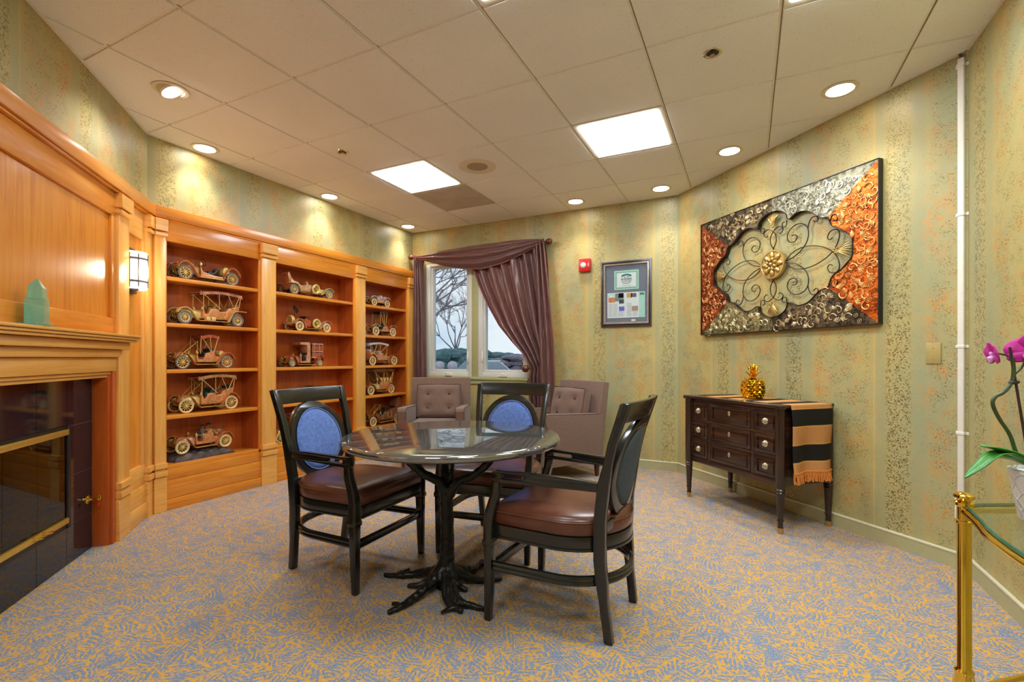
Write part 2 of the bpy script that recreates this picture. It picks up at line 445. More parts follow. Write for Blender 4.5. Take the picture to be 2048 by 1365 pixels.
M['bronze'] = plain('dark_bronze_bark', rgb(26,25,23), .35, 60, .9, 120, rough=.36, metal=.35)
M['black_tile'] = granite('black_granite_tile', rgb(14,16,20), rgb(24,27,34), rgb(70,72,80), .06, 260, spec=.7)
M['black_metal'] = plain('black_metal', rgb(16,16,16), .1, rough=.4)
M['fire_in'] = plain('firebox_soot', rgb(24,20,18), .3, rough=.8)
M['door_glass'] = glass('firebox_glass', (.30,.33,.36,1), .0, 1.6)
M['brass'] = plain('polished_brass', rgb(246,206,84), .06, rough=.10, metal=1.0)
M['sat_brass'] = plain('satin_brass_rail', rgb(226,192,92), .06, rough=.38, metal=.8)
M['gold'] = plain('gold_glaze', rgb(235,182,44), .08, rough=.12, metal=1.0)
M['sat_gold'] = plain('satin_gold', rgb(205,172,104), .15, 60, rough=.34, metal=.85)
M['nickel'] = plain('antique_nickel', rgb(206,198,170), .12, rough=.3, metal=.9)
M['pewter'] = plain('pewter_metal', rgb(96,94,98), .12, rough=.38, metal=.8)
M['chrome'] = plain('chrome', rgb(215,215,212), .04, rough=.12, metal=1.0)
M['espresso'] = wood('espresso_wood', rgb(28,16,11), rgb(58,33,21), rgb(92,54,34), grain='h', rough=.24, coat=.3)
M['espresso_v'] = wood('espresso_wood_upright', rgb(26,15,10), rgb(48,27,17), rgb(74,42,26), grain='v', rough=.28, coat=.3)
M['panel_light'] = emitter('light_panel_glow', (.85,.94,1,1), PANEL_POWER)
M['can_light'] = emitter('downlight_glow', (1,.97,.92,1), 30.0)
M['shade_glow'] = emitter('sconce_glass_glow', (1,.96,.88,1), .95)
M['can_trim'] = plain('white_trim_ring', rgb(226,214,192), .03, rough=.5)
M['red_plastic'] = plain('red_plastic', rgb(205,26,24), .05, rough=.35)
M['rear_paint'] = plain('cream_wall_paint', rgb(232,224,200), .03, rough=.7)
M['satin'] = None
# ------------------------------------------------------------------ the room shell
random.seed(4)
CZ = 2.682
C1 = (-3.80, 1.885); C2 = (-3.80, 4.865); C3 = (-.604, 4.865); C4 = (1.02, 3.241)
C5 = (1.02, -3.0); C6 = (-1.841, -3.0); C0 = (-1.841, -.074)
ROOM = [C1, C2, C3, C4, C5, C6, C0]
R45 = radians(-45)
def along(o, s, th): return (o[0] + s*cos(th), o[1] + s*sin(th))

b = MB()
poly = [(-4.1, 1.885), (-4.1, 4.95), (-.6, 4.95), (1.1, 3.26), (1.1, -3.1), (-1.95, -3.1), (-1.95, -.1)]
poly += [(-2.0, -.03), (-3.93, 1.76)]
b.plate(poly, [], -.06, 0, lambda x, y, d: (x, y, d))
struct(b.build('floor', M['carpet'], smooth=False), 'blue grey carpet with a golden coral branch pattern')

b = MB()
for s0, s1, z0, z1 in ((-.05, 2.84, 2.10, 2.72), (-.05, .587, 0, 2.10), (2.183, 2.84, 0, 2.10), (.587, 2.183, 1.003, 2.10)):
    b.box(s0, s1, -.15, 0, z0, z1)
wall_left = struct(b.build('wall_left', M['wallpaper'], smooth=False, loc=(*C1, 0), rz=R45), 'wallpapered wall above the fireplace panelling')
b = MB(); b.box(-.1, 3.2, 0, .22, 2.10, 2.72); b.box(-.1, 3.2, .22, .30, 0, 2.72)
struct(b.build('wall_bookcase', M['wallpaper'], smooth=False, loc=(-3.80, 1.878, 0), rz=pi/2), 'wallpapered wall above the bookcases')
b = MB(); X0 = -3.574
for x0, x1, z0, z1 in ((-4.1, -3.595, 0, 2.72), (-2.198, -.52, 0, 2.72), (-3.595, -2.198, 0, .87), (-3.595, -2.198, 2.265, 2.72)):
    b.box(x0-X0, x1-X0, 0, .16, z0, z1)
struct(b.build('wall_window', M['wallpaper'], smooth=False, loc=(X0, 4.865, 0)), 'wallpapered wall with the casement windows')
o = along(C3, -.229, R45)
b = MB(); b.box(.15, 2.60, 0, .15, 0, 2.72)
struct(b.build('wall_right', M['wallpaper'], smooth=False, loc=(*o, 0), rz=R45), 'wallpapered wall behind the metal wall art')
b = MB(); b.box(-.05, 6.4, 0, .15, 0, 2.72)
struct(b.build('wall_far_right', M['wallpaper'], smooth=False, loc=(*C4, 0), rz=-pi/2), 'wallpapered wall behind the glass table')
b = MB(); b.box(-.15, 3.1, 0, .15, 0, 2.72)
struct(b.build('wall_rear', M['rear_paint'], smooth=False, loc=(1.02, -3.0, 0), rz=pi), 'wall behind the viewer')
b = MB(); b.box(-.1, 3.1, 0, .15, 0, 2.72)
struct(b.build('wall_hall', M['rear_paint'], smooth=False, loc=(-1.841, -3.0, 0), rz=pi/2), 'short hall wall beside the fireplace')

# ceiling: dropped tiles in a grid, clipped to the room
def clip_poly(subject, x0, x1, y0, y1):
    def cut(P, inside, inter):
        out = []
        for i in range(len(P)):
            a, c = P[i-1], P[i]
            if inside(c):
                if not inside(a): out.append(inter(a, c))
                out.append(c)
            elif inside(a): out.append(inter(a, c))
        return out
    def ix(x): return lambda a, c: (x, a[1] + (c[1]-a[1])*(x-a[0])/(c[0]-a[0]))
    def iy(y): return lambda a, c: (a[0] + (c[0]-a[0])*(y-a[1])/(c[1]-a[1]), y)
    P = list(subject)
    for ins, it in ((lambda p: p[0] >= x0, ix(x0)), (lambda p: p[0] <= x1, ix(x1)), (lambda p: p[1] >= y0, iy(y0)), (lambda p: p[1] <= y1, iy(y1))):
        P = cut(P, ins, it)
        if not P: return []
    return P
T = .61; GX, GY = -2.303, 1.875
LIGHTS = {(-1, 2), (2, 2), (2, -1), (4, 0), (2, -4), (4, -3)}
STAINED = {(-1, 3)}
b = MB(); b.box(-4.1, 1.2, -3.2, 5.05, CZ+.05, CZ+.11)
ceiling = struct(b.build('ceiling', M['tee'], smooth=False), 'dropped ceiling of square speckled tiles')
G = .0095
full = None
for i in range(-4, 7):
    for j in range(-9, 6):
        x0, y0 = GX + T*i, GY + T*j
        P = clip_poly(ROOM, x0+G, x0+T-G, y0+G, y0+T-G)
        A = abs(sum(P[k-1][0]*P[k][1]-P[k][0]*P[k-1][1] for k in range(len(P))))/2 if len(P) > 2 else 0
        if A < .002: continue
        if (i, j) in LIGHTS: continue
        mat = M['tile_stained'] if (i, j) in STAINED else M['tile']
        whole = A > (T-2*G)**2 - 1e-4
        cx, cy = x0+T/2, y0+T/2
        if whole and full is not None and mat is M['tile']:
            o = dup(full, ceiling); o.location = (cx, cy, CZ)
        else:
            b = MB(); b.plate([(p[0]-cx, p[1]-cy) for p in P], [], 0, .014, lambda x, y, d: (x, y, d))
            o = b.build('ceiling_tile', mat, ceiling, smooth=False, loc=(cx, cy, CZ), bevel=.002 if whole else 0, seg=1)
            if whole and mat is M['tile']: full = o
b = MB()
for i in range(-4, 8):
    P = clip_poly(ROOM, GX+T*i-G, GX+T*i+G, -3, 5)
    if len(P) > 2: b.plate(P, [], CZ+.006, CZ+.02, lambda x, y, d: (x, y, d))
for j in range(-9, 7):
    P = clip_poly(ROOM, -4, 1.02, GY+T*j-G, GY+T*j+G)
    if len(P) > 2: b.plate(P, [], CZ+.0065, CZ+.02, lambda x, y, d: (x, y, d))
b.build('grid_tee', M['tee'], ceiling, smooth=False)
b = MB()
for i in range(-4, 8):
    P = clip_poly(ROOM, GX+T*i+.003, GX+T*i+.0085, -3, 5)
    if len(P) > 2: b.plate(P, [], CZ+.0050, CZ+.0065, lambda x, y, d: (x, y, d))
b.build('gap_shade', plain('grid_gap_shade', rgb(150,132,104), .1, rough=.8), ceiling, smooth=False)  # dark strips painted in for the shade along the grid gaps
b = MB()
for k in range(len(ROOM)):
    p, q = Vector((*ROOM[k-1], 0)), Vector((*ROOM[k], 0)); d = (q-p).normalized(); nrm = Vector((d.y, -d.x, 0))
    b.add([p+Vector((0,0,CZ-.002)), q+Vector((0,0,CZ-.002)), q+nrm*.018+Vector((0,0,CZ-.002)), p+nrm*.018+Vector((0,0,CZ-.002)),
           p+Vector((0,0,CZ+.03)), q+Vector((0,0,CZ+.03)), q+nrm*.018+Vector((0,0,CZ+.03)), p+nrm*.018+Vector((0,0,CZ+.03))],
          [(0,3,2,1),(4,5,6,7),(0,1,5,4),(1,2,6,5),(2,3,7,6),(3,0,4,7)])
b.build('wall_angle', M['tee'], ceiling, smooth=False)

# baseboards: flat board with a pale bead on top
def baseboard(n, side, p, th, L, label):
    r = struct_root('baseboard_' + side, (*p, 0), th, label)
    b = MB(); b.box(0, L, -.014, 0, 0, .074); b.build('board', M['base_paint'], r, smooth=False)
    b = MB(); b.box(0, L, -.017, 0, .074, .088); b.build('bead', M['bead_paint'], r, bevel=.004)
baseboard(1, 'window', (-2.2, 4.865), 0, 1.60, 'putty baseboard under the framed certificate')
baseboard(2, 'right', C3, R45, 2.30, 'putty baseboard along the wall behind the dresser')
baseboard(3, 'far_right', C4, -pi/2, 6.2, 'putty baseboard beside the brass table')

# ------------------------------------------------------------------ cornice, pilasters, panelling
def cornice(name, loc, th, a0, a1, label):
    r = struct_root(name, loc, th, label)
    b = MB(); b.box(a0, a1, 0, .058, 2.104, 2.184); b.build('cornice_board', M['wood_h'], r, bevel=.003)
    b = MB(); b.box(a0, a1, 0, .045, 2.090, 2.104); b.build('cornice_fillet', M['wood_h'], r, bevel=.004)
cornice('trim_1', (*C1, 0), R45, -.01, 2.80, 'honey maple cornice along the fireplace wall')
cornice('trim_2', (-3.80, 4.865, 0), -pi/2, 0, 2.985, 'honey maple cornice above the bookcases')
NT = [2]
def pilaster(loc, th, a0, a1, d, label, wedge=0):
    NT[0] += 1
    r = struct_root('trim_%d' % NT[0], loc, th, label)
    b = MB(); b.box(a0, a1, 0, d, 0, 2.09); b.build('shaft', M['pale_v'], r, bevel=.002)
    e = .006
    for nm, z0, z1, x in (('cap_block', 2.006, 2.089, .022), ('cap_band', 1.970, 1.992, .019), ('base_band', .312, .350, .018), ('base_band', .256, .294, .018), ('base_block', 0, .245, .005)):
        b = MB(); b.box(a0-e, a1+e, -.0, d+x, z0, z1); b.build(nm, M['pale_h'], r, bevel=.0015, seg=1)
pilaster((*C1, 0), R45, .0, .105, .040, 'corner pilaster beside the wall lamp')
pilaster((*C1, 0), R45, .400, .545, .042, 'slim pilaster between mantel and wall lamp')
pilaster((*C1, 0), R45, 2.225, 2.37, .042, 'slim pilaster at the near end of the mantel')
for y0, y1, t in ((1.905, 1.975, 'pilaster at the left of the first bookcase'), (2.733, 2.868, 'pilaster between first and second bookcase'),
                  (3.840, 3.972, 'pilaster between second and third bookcase'), (4.715, 4.825, 'pilaster beside the left curtain')):
    pilaster((-3.80, (y0+y1)/2, 0), -pi/2, -(y1-y0)/2, (y1-y0)/2, .060, t)

# panelling on the fireplace wall
NT[0] += 1
r = struct_root('trim_%d' % NT[0], (*C1, 0), R45, 'maple overmantel with one large recessed panel')
b = MB(); b.box(.545, 2.225, 0, .008, 1.20, 2.09); b.build('recessed_panel', M['wood_v'], r, smooth=False)
for nm, a in (('rail', (.545, 2.225, .0, .026, 1.948, 2.09)), ('rail', (.545, 2.225, 0, .026, 1.20, 1.338)), ('stile', (.545, .592, 0, .026, 1.338, 1.948)), ('stile', (2.178, 2.225, 0, .026, 1.338, 1.948))):
    b = MB(); b.box(*a); b.build(nm, M['wood_h' if nm == 'rail' else 'wood_v'], r, bevel=.003)
def side_panel(s0, s1, label):
    NT[0] += 1
    r = struct_root('trim_%d' % NT[0], (*C1, 0), R45, label)
    b = MB(); b.box(s0, s1, 0, .006, 0, 2.09); b.build('recessed_panel', M['wood_v'], r, smooth=False)
    for nm, a in (('rail', (s0, s1, 0, .022, 1.905, 2.09)), ('rail', (s0, s1, 0, .022, .235, .375)), ('plinth', (s0, s1, 0, .030, .11, .235)), ('plinth', (s0, s1, 0, .036, 0, .11)),
                  ('stile', (s0, s0+.035, 0, .022, .375, 1.905)), ('stile', (s1-.035, s1, 0, .022, .375, 1.905))):
        b = MB(); b.box(*a); b.build(nm, M['pale_h' if nm in ('rail', 'plinth') else 'pale_v'], r, bevel=.003)
side_panel(.105, .400, 'narrow maple panel that carries the wall lamp')
side_panel(2.37, 2.80, 'narrow maple panel at the near end of the fireplace wall')

# ------------------------------------------------------------------ bookcases
SH = (1.695, 1.357, 1.016, .680)
def bookcase(y0, y1, ya, yb, label):
    """opening y0..y1, frame ya..yb between the pilasters"""
    r = thing('bookcase', label, 'bookcase', (-3.76, (y0+y1)/2, 0), -pi/2, 'built-in bookcases')
    c = (y0+y1)/2; h = (y1-y0)/2; e0, e1 = c-yb, c-ya      # local x = -(y - c)
    b = MB(); b.box(-h-.025, h+.025, -.25, -.238, .30, 1.99); b.build('back_panel', M['inner_bounce_v'], r, smooth=False)
    for s in (-1, 1):
        b = MB(); b.box(s*(h+.005)-.011*(s < 0), s*(h+.005)+.011*(s > 0), -.238, -.02, .30, 1.975); b.build('side_panel', M['inner_bounce_v'], r, smooth=False)
    b = MB(); b.box(-h-.02, h+.02, -.238, -.02, 1.955, 1.975); b.build('top_panel', M['inner_bounce_h'], r, smooth=False)
    for z in SH:
        b = MB(); b.box(-h, h, -.238, -.012, z-.028, z); b.build('shelf', M['wood_h'], r, bevel=.002)
    b = MB(); b.box(-h-.02, h+.02, -.238, .0, .292, .320); b.build('bottom_deck', M['wood_h'], r, bevel=.002)
    b = MB(); b.box(e0, e1, -.02, 0, 1.948, 2.095); b.build('header_rail', M['wood_h'], r, bevel=.002)
    for a, d in ((e0, -h), (h, e1)):
        b = MB(); b.box(a, d, -.02, 0, .292, 1.948); b.build('stile', M['wood_v'], r, bevel=.002)
    for z0, z1, d in ((.217, .292, .004), (.080, .215, .009), (0, .078, .016)):
        b = MB(); b.box(e0, e1, -.02, d, z0, z1); b.build('base_board', M['wood_h'], r, bevel=.003)
    return r
bookcase(1.992, 2.718, 1.975, 2.733, 'built-in maple bookcase nearest the fireplace with five shelves of model cars')
bookcase(2.885, 3.820, 2.868, 3.840, 'widest built-in maple bookcase, in the middle behind the left chair')
bookcase(3.995, 4.702, 3.972, 4.715, 'built-in maple bookcase beside the window and the left curtain')

# ------------------------------------------------------------------ mantel and fireplace
r = thing('mantelpiece', 'maple mantelpiece with stepped shelf over the black fireplace', 'mantelpiece', (*C1, 0), R45)
for nm, a, m, bv in (('shelf', (.470, 2.30, .026, .135, 1.222, 1.236), 'pale_h', .004), ('moulding', (.478, 2.292, .026, .126, 1.208, 1.221), 'pale_h', .003),
                 ('moulding', (.486, 2.284, .026, .116, 1.194, 1.207), 'pale_h', .003), ('moulding', (.500, 2.27, .0, .085, 1.150, 1.193), 'pale_h', .006),
                 ('moulding', (.556, 2.214, 0, .056, 1.104, 1.150), 'pale_h', .006), ('frieze_board', (.556, 2.214, 0, .034, 1.022, 1.103), 'pale_h', .003),
                 ('inner_bead', (.585, 2.185, -.03, .020, 1.004, 1.021), 'pale_h', .003), ('inner_bead', (.600, 2.170, -.064, .008, .986, 1.003), 'pale_h', .003)):
    b = MB(); b.box(*a); b.build(nm, M[m], r, bevel=bv)
for s0, s1, x in ((.545, .590, 0), (2.180, 2.225, 0)):
    b = MB(); b.box(s0, s1, 0, .030, 0, 1.022); b.build('jamb', M['jamb_bounce_v'], r, bevel=.003)
for s0, s1 in ((.588, .604), (2.166, 2.182)):
    b = MB(); b.box(s0, s1, -.064, .014, 0, 1.004); b.build('jamb_lining', M['jamb_bounce_v'], r, bevel=.002)

r = thing('fireplace', 'black granite tiled fireplace with glass doors and brass rails', 'fireplace', (*C1, 0), R45)
cols = (.605, .868, 1.127, 1.385, 1.643, 1.902, 2.165); rows = (0, .204, .465, .736, .985); g = .0015
for ci in range(6):
    for ri in range(4):
        if 0 < ci < 5 and ri in (1, 2): continue
        b = MB(); b.box(cols[ci]+g, cols[ci+1]-g, -.080, -.064, rows[ri]+g, rows[ri+1]-g)
        b.build('granite_tile', M['black_tile'], r, smooth=False)
b = MB(); b.box(.604, .868, -.090, -.0665, 0, .985); b.box(1.902, 2.166, -.090, -.0665, 0, .985); b.box(.868, 1.902, -.090, -.0665, 0, .204); b.box(.868, 1.902, -.090, -.0665, .736, .985)
b.build('grout', plain('pale_grout', rgb(120,118,112), .1, rough=.9), r, smooth=False)
b = MB(); b.box(.868, 1.902, -.50, -.48, .19, .75); b.box(.85, .868, -.50, -.07, .19, .75); b.box(1.902, 1.92, -.50, -.07, .19, .75); b.box(.85, 1.92, -.50, -.07, .736, .75); b.box(.85, 1.92, -.50, -.07, .19, .204)
b.build('firebox', M['fire_in'], r, smooth=False)
b = MB(); b.box(.868, .896, -.075, -.045, .204, .742); b.box(1.874, 1.902, -.075, -.045, .204, .742); b.box(.868, 1.902, -.075, -.050, .728, .742); b.box(.868, 1.902, -.075, -.050, .204, .232)
b.build('door_frame', M['black_metal'], r, bevel=.003)
for z0, z1 in ((.697, .727), (.234, .262)):
    b = MB(); b.box(.896, 1.874, -.062, -.040, z0, z1); b.build('brass_rail', M['sat_brass'], r, bevel=.002)
for k in range(4):
    s0 = .898 + k*.244
    b = MB(); b.box(s0, s0+.242, -.058, -.053, .262, .697); b.build('glass_door', M['door_glass'], r, smooth=False)
for s in (1.10, 1.18, 1.60, 1.68):
    b = MB(); b.tube(smoothpath([(s-.03, -.045, .245), (s-.015, -.022, .248), (s+.015, -.022, .252), (s+.03, -.045, .255)], 5), .006, 8); b.build('door_handle', M['brass'], r)
for k, (y, w) in enumerate(((-.25, .05), (-.30, .045), (-.22, .04))):
    b = MB(); b.tube([(1.05+.05*k, y, .26+.05*k), (1.35, y+.03, .265+.05*k), (1.72-.03*k, y-.02, .26+.05*k)], [w*.9, w, w*.85], 9); b.build('log', plain('charred_log_%d' % k, rgb(58,42,32), .4, 30, .8, 60, rough=.9), r)
# gas key valve
r2 = thing('gas_key_valve', 'round brass gas valve with a key and red tag on the black tile', 'valve', along(C1, .655, R45) + (.29,), R45)
Mx = Matrix.Rotation(-pi/2, 4, 'X').to_3x3()
b = MB(); b.lathe([(.0, 0), (.026, 0), (.026, .004), (.018, .009), (.010, .011), (.008, .02), (0, .021)], 20, (0, -.064, 0), Mx); b.build('rosette', M['brass'], r2)
b = MB(); b.cyl((0, -.06, 0), (-.005, -.02, -.002), .004, .004, 8); b.tube(smoothpath([(-.005, -.02, 0), (-.02, -.018, .016), (-.032, -.018, .0), (-.02, -.018, -.014)], 5, True), .0035, 6, True); b.build('key', M['brass'], r2)
b = MB(); b.plate(rrect(-.030, -.002, -.045, -.022, .006), [], -.020, -.017, lambda x, z, d: (x, d, z)); b.build('tag', M['red_plastic'], r2)
r2.location = along(C1, .655, R45) + (.29,)

# glass tower award on the mantel
r = thing('glass_award', 'green tinted glass tower award with stepped shoulders on the mantel shelf', 'award', along((C1[0]+.080*cos(pi/4), C1[1]+.080*sin(pi/4)), 1.415, R45) + (1.236,), radians(-32))
m, n, l, bb = new_mat('sea_green_glass'); sset(bb, rough=.06, spec=.8)
tn = noise(n, l, coords(n, l, 'Object', (1, 1, 1)), 6, 2); l.new(ramp(n, l, tn.outputs['Fac'], [(.35, rgb(70,190,172)), (.65, rgb(96,208,190))]), bb.inputs['Base Color'])
gt = n.new('ShaderNodeBsdfTransparent'); gt.inputs['Color'].default_value = (.78, .95, .90, 1)
gm = n.new('ShaderNodeMixShader'); gm.inputs[0].default_value = .60
l.new(bb.outputs[0], gm.inputs[1]); l.new(gt.outputs[0], gm.inputs[2]); l.new(gm.outputs[0], n['Material Output'].inputs['Surface'])
M['award'] = m
b = MB(); b.box(-.072, .072, -.046, .046, 0, .011); b.build('base', M['award'], r, bevel=.002)
b = MB(); b.posts([(0,0,.0115,.046,.030), (0,0,.118,.045,.029)]); b.posts([(0,0,.1185,.035,.024), (0,0,.165,.034,.023), (0,0,.205,.004,.003)]); b.build('tower', M['award'], r, smooth=False)
m2 = plain('etched_lines', rgb(196,222,214), .1, rough=.6)
b = MB()
for k in range(9):
    w = .018 + .008*((k*7) % 3); b.box(-w, w, -.0306, -.0302, .022+.0085*k, .0248+.0085*k)
for k in range(3): b.box(-.02+.004*k, .02-.004*k, -.0250, -.0246, .126+.010*k, .129+.010*k)
b.build('engraving', m2, r, smooth=False)

# ------------------------------------------------------------------ windows
def casement(n, x0, x1, gx0, gx1, latch_x, label):
    xm = (gx0+gx1)/2
    r = struct_root('window_%d' % n, (xm, 4.865, 0), 0, label)
    a0, a1, p0, p1 = x0-xm, x1-xm, gx0-xm, gx1-xm
    b = MB()
    b.box(a0, p0-.03, 0.0, .06, .878, 2.262); b.box(p1+.03, a1, 0, .06, .878, 2.262); b.box(p0-.03, p1+.03, 0, .06, .878, .936); b.box(p0-.03, p1+.03, 0, .06, 2.226, 2.262)
    b.build('frame', M['white_paint'], r, bevel=.003)
    b = MB()
    b.box(p0-.03, p0, .012, .075, .936, 2.226); b.box(p1, p1+.03, .012, .075, .936, 2.226); b.box(p0, p1, .012, .075, .936, .964); b.box(p0, p1, .012, .075, 2.198, 2.226)
    b.build('sash', M['white_paint'], r, bevel=.004)
    b = MB(); b.box(p0, p1, .055, .060, .964, 2.198); b.build('pane', M['pane'], r, smooth=False)
    b = MB(); b.box(-.055, .045, -.030, .0, .885, .905); b.tube([(-.045, -.02, .908), (-.01, -.034, .918), (.035, -.034, .912)], .007, 8); b.build('crank_handle', M['white_plastic'], r, bevel=.003)
    b = MB(); b.box(latch_x-.008, latch_x+.008, -.012, 0, 1.05, 1.18); b.tube([(latch_x, -.01, 1.13), (latch_x+.004, -.026, 1.09), (latch_x, -.02, 1.06)], .006, 8); b.build('latch', M['white_plastic'], r, bevel=.003)
    return r
casement(1, -3.590, -2.928, -3.493, -3.008, .27, 'left casement window showing bare branches outside')
casement(2, -2.842, -2.203, -2.749, -2.266, -.27, 'right casement window half covered by the curtain')
NT[0] += 1
r = struct_root('trim_%d' % NT[0], (-2.885, 4.865, 0), 0, 'sage green post, sill and apron around the windows')
b = MB(); b.box(-.043, .043, -.004, .10, .87, 2.265); b.build('post', M['sage_paint'], r, bevel=.003)
b = MB(); b.box(-.715, .700, -.032, .10, .845, .876); b.build('sill', M['sage_paint'], r, bevel=.005)
b = MB(); b.box(-.690, .680, -.016, 0, .795, .845); b.build('apron', M['sage_paint'], r, bevel=.004)

# ------------------------------------------------------------------ outside the window
random.seed(11)
b = MB(); b.box(-60, 40, 5.2, 90, -.6, -.5)
struct(b.build('ground_outside', plain('winter_lawn', rgb(150,156,140), .25, .8, rough=.95), smooth=False), 'pale winter ground outside the window')
def bare_tree(x, y, h, lean, label, seed):
    random.seed(seed)
    b = MB()
    def grow(p, d, L, r, lev):
        n = 3; pts = [p.copy()]; q = p.copy(); e = d.copy()
        for k in range(n):
            e = (e + Vector((random.uniform(-.16,.16), random.uniform(-.16,.16), random.uniform(-.05,.12)))).normalized(); q = q + e*L/n; pts.append(q.copy())
        b.tube(pts, [r, r*.86, r*.72, r*.58], 5 if lev < 3 else 4)
        if lev >= 6: return
        for k in range(3 if lev else 5):
            t = random.uniform(.45, 1); base = pts[1] + (pts[3]-pts[1])*t if lev else pts[2] + (pts[3]-pts[2])*random.uniform(0, 1)
            a = random.uniform(0, 2*pi); tilt = random.uniform(.35, .85)
            s = e.cross(Vector((cos(a), sin(a), .3))).normalized()
            nd = (e*cos(tilt) + s*sin(tilt)).normalized()
            if nd.z < -.1: nd.z *= -.3
            grow(base, nd, L*random.uniform(.58, .8), max(.0045, r*.60), lev+1)
    grow(Vector((0,0,0)), Vector((lean, 0, 1)).normalized(), h*.36, h*.0105, 0)
    tag(b.build('bare_tree', M['bark'], None, loc=(x, y, -.5), normals=False, angle=60), label, 'tree')
M['bark'] = plain('grey_winter_bark', rgb(138,130,134), .2, 6, rough=.9)
bare_tree(-10.5, 12.6, 8.0, .22, 'bare winter tree close behind the left window', 5)
bare_tree(-19.5, 30.5, 8.5, -.1, 'bare winter tree farther off behind the left window', 9)
M['needles'] = plain('evergreen_needles', rgb(84,116,118), .45, 5, 1.0, 9, rough=.9)  # lightened and blued: distance haze painted into the needle colour
M['brush'] = plain('bare_brush', rgb(140,132,142), .35, 5, 1.0, 12, rough=.95)
def shrub(x, y, w, h, label, mat='needles', seed=1, cat='shrub', n=60):
    random.seed(seed); b = MB()
    for k in range(n):
        a = random.uniform(0, 2*pi); q = sqrt(random.random()); z = random.random()
        rr = (1-.55*z)*w
        b.ball((cos(a)*q*rr, sin(a)*q*rr, z*h*.9), (random.uniform(.16,.34)*w, random.uniform(.16,.34)*w, random.uniform(.10,.22)*h), 7, 5)
    tag(b.build('evergreen_shrub' if mat == 'needles' else 'bare_shrub', M[mat], None, loc=(x, y, -.5), normals=False, angle=25), label, cat)
shrub(-13.54, 18.97, 2.2, 1.93, 'dark evergreen shrub mass behind the left window pane', seed=1)
shrub(-15.5, 24.7, 3.0, 2.15, 'evergreen shrub seen at the right of the left pane', seed=2)
shrub(-24.9, 45.7, 4.0, 2.2, 'low evergreen shrub behind the right window pane', seed=3)
shrub(-17.3, 36.1, 2.8, 1.9, 'greyish leafless thicket behind the right window pane', 'brush', seed=4)
for x, y, t in ((-9.02, 12.95, 'left of two pale round balls on stems outside the left window'), (-8.62, 13.1, 'right of two pale round balls on stems outside the left window')):  # two pale balls on thin stems
    random.seed(int(-x*10)); b = MB(); b.ball((0,0,1.34), (.17,.17,.16), 16, 12); b.cyl((0,0,0), (0,0,1.2), .02, .02, 8)
    b.map(lambda x, y, z: (x*(1+.03*sin(40*z+9*x)), y, z))
    tag(b.build('pale_orb', plain('pale_orb_mat_%d' % int(-x*10), rgb(198,188,196), .15, 20, .6, 40, rough=.95), None, loc=(x, y, -.5)), t, 'orb')
# parked car
r = thing('parked_car', 'white car parked outside beyond the right window', 'car', (-9.57, 17.6, -.5), radians(26))
b = MB(); b.plate([(-2.1,.3),(2.1,.3),(2.15,.75),(1.2,.95),(-1.9,1.0),(-2.15,.8)], [], -.85, .85, lambda x, z, d: (x, d, z)); b.build('body', plain('white_car_paint', rgb(225,228,232), .02, rough=.25), r, bevel=.06)
b = MB(); b.plate([(-1.6,1.0),(.9,.97),(.35,1.42),(-1.1,1.46)], [], -.72, .72, lambda x, z, d: (x, d, z)); b.build('cabin', plain('car_glass_dark', rgb(150,165,178), .1, rough=.1), r, bevel=.05)
b = MB(); b.box(-1.05, .3, -.66, .66, 1.43, 1.50); b.build('roof_panel', plain('white_car_roof', rgb(228,230,234), .02, rough=.25), r, bevel=.02)
for x in (-1.3, 1.3):
    for s in (-.86, .72):
        b = MB(); b.cyl((x, s, .32), (x, s+.14, .32), .32, .32, 20); b.build('wheel', M['black_metal'], r)
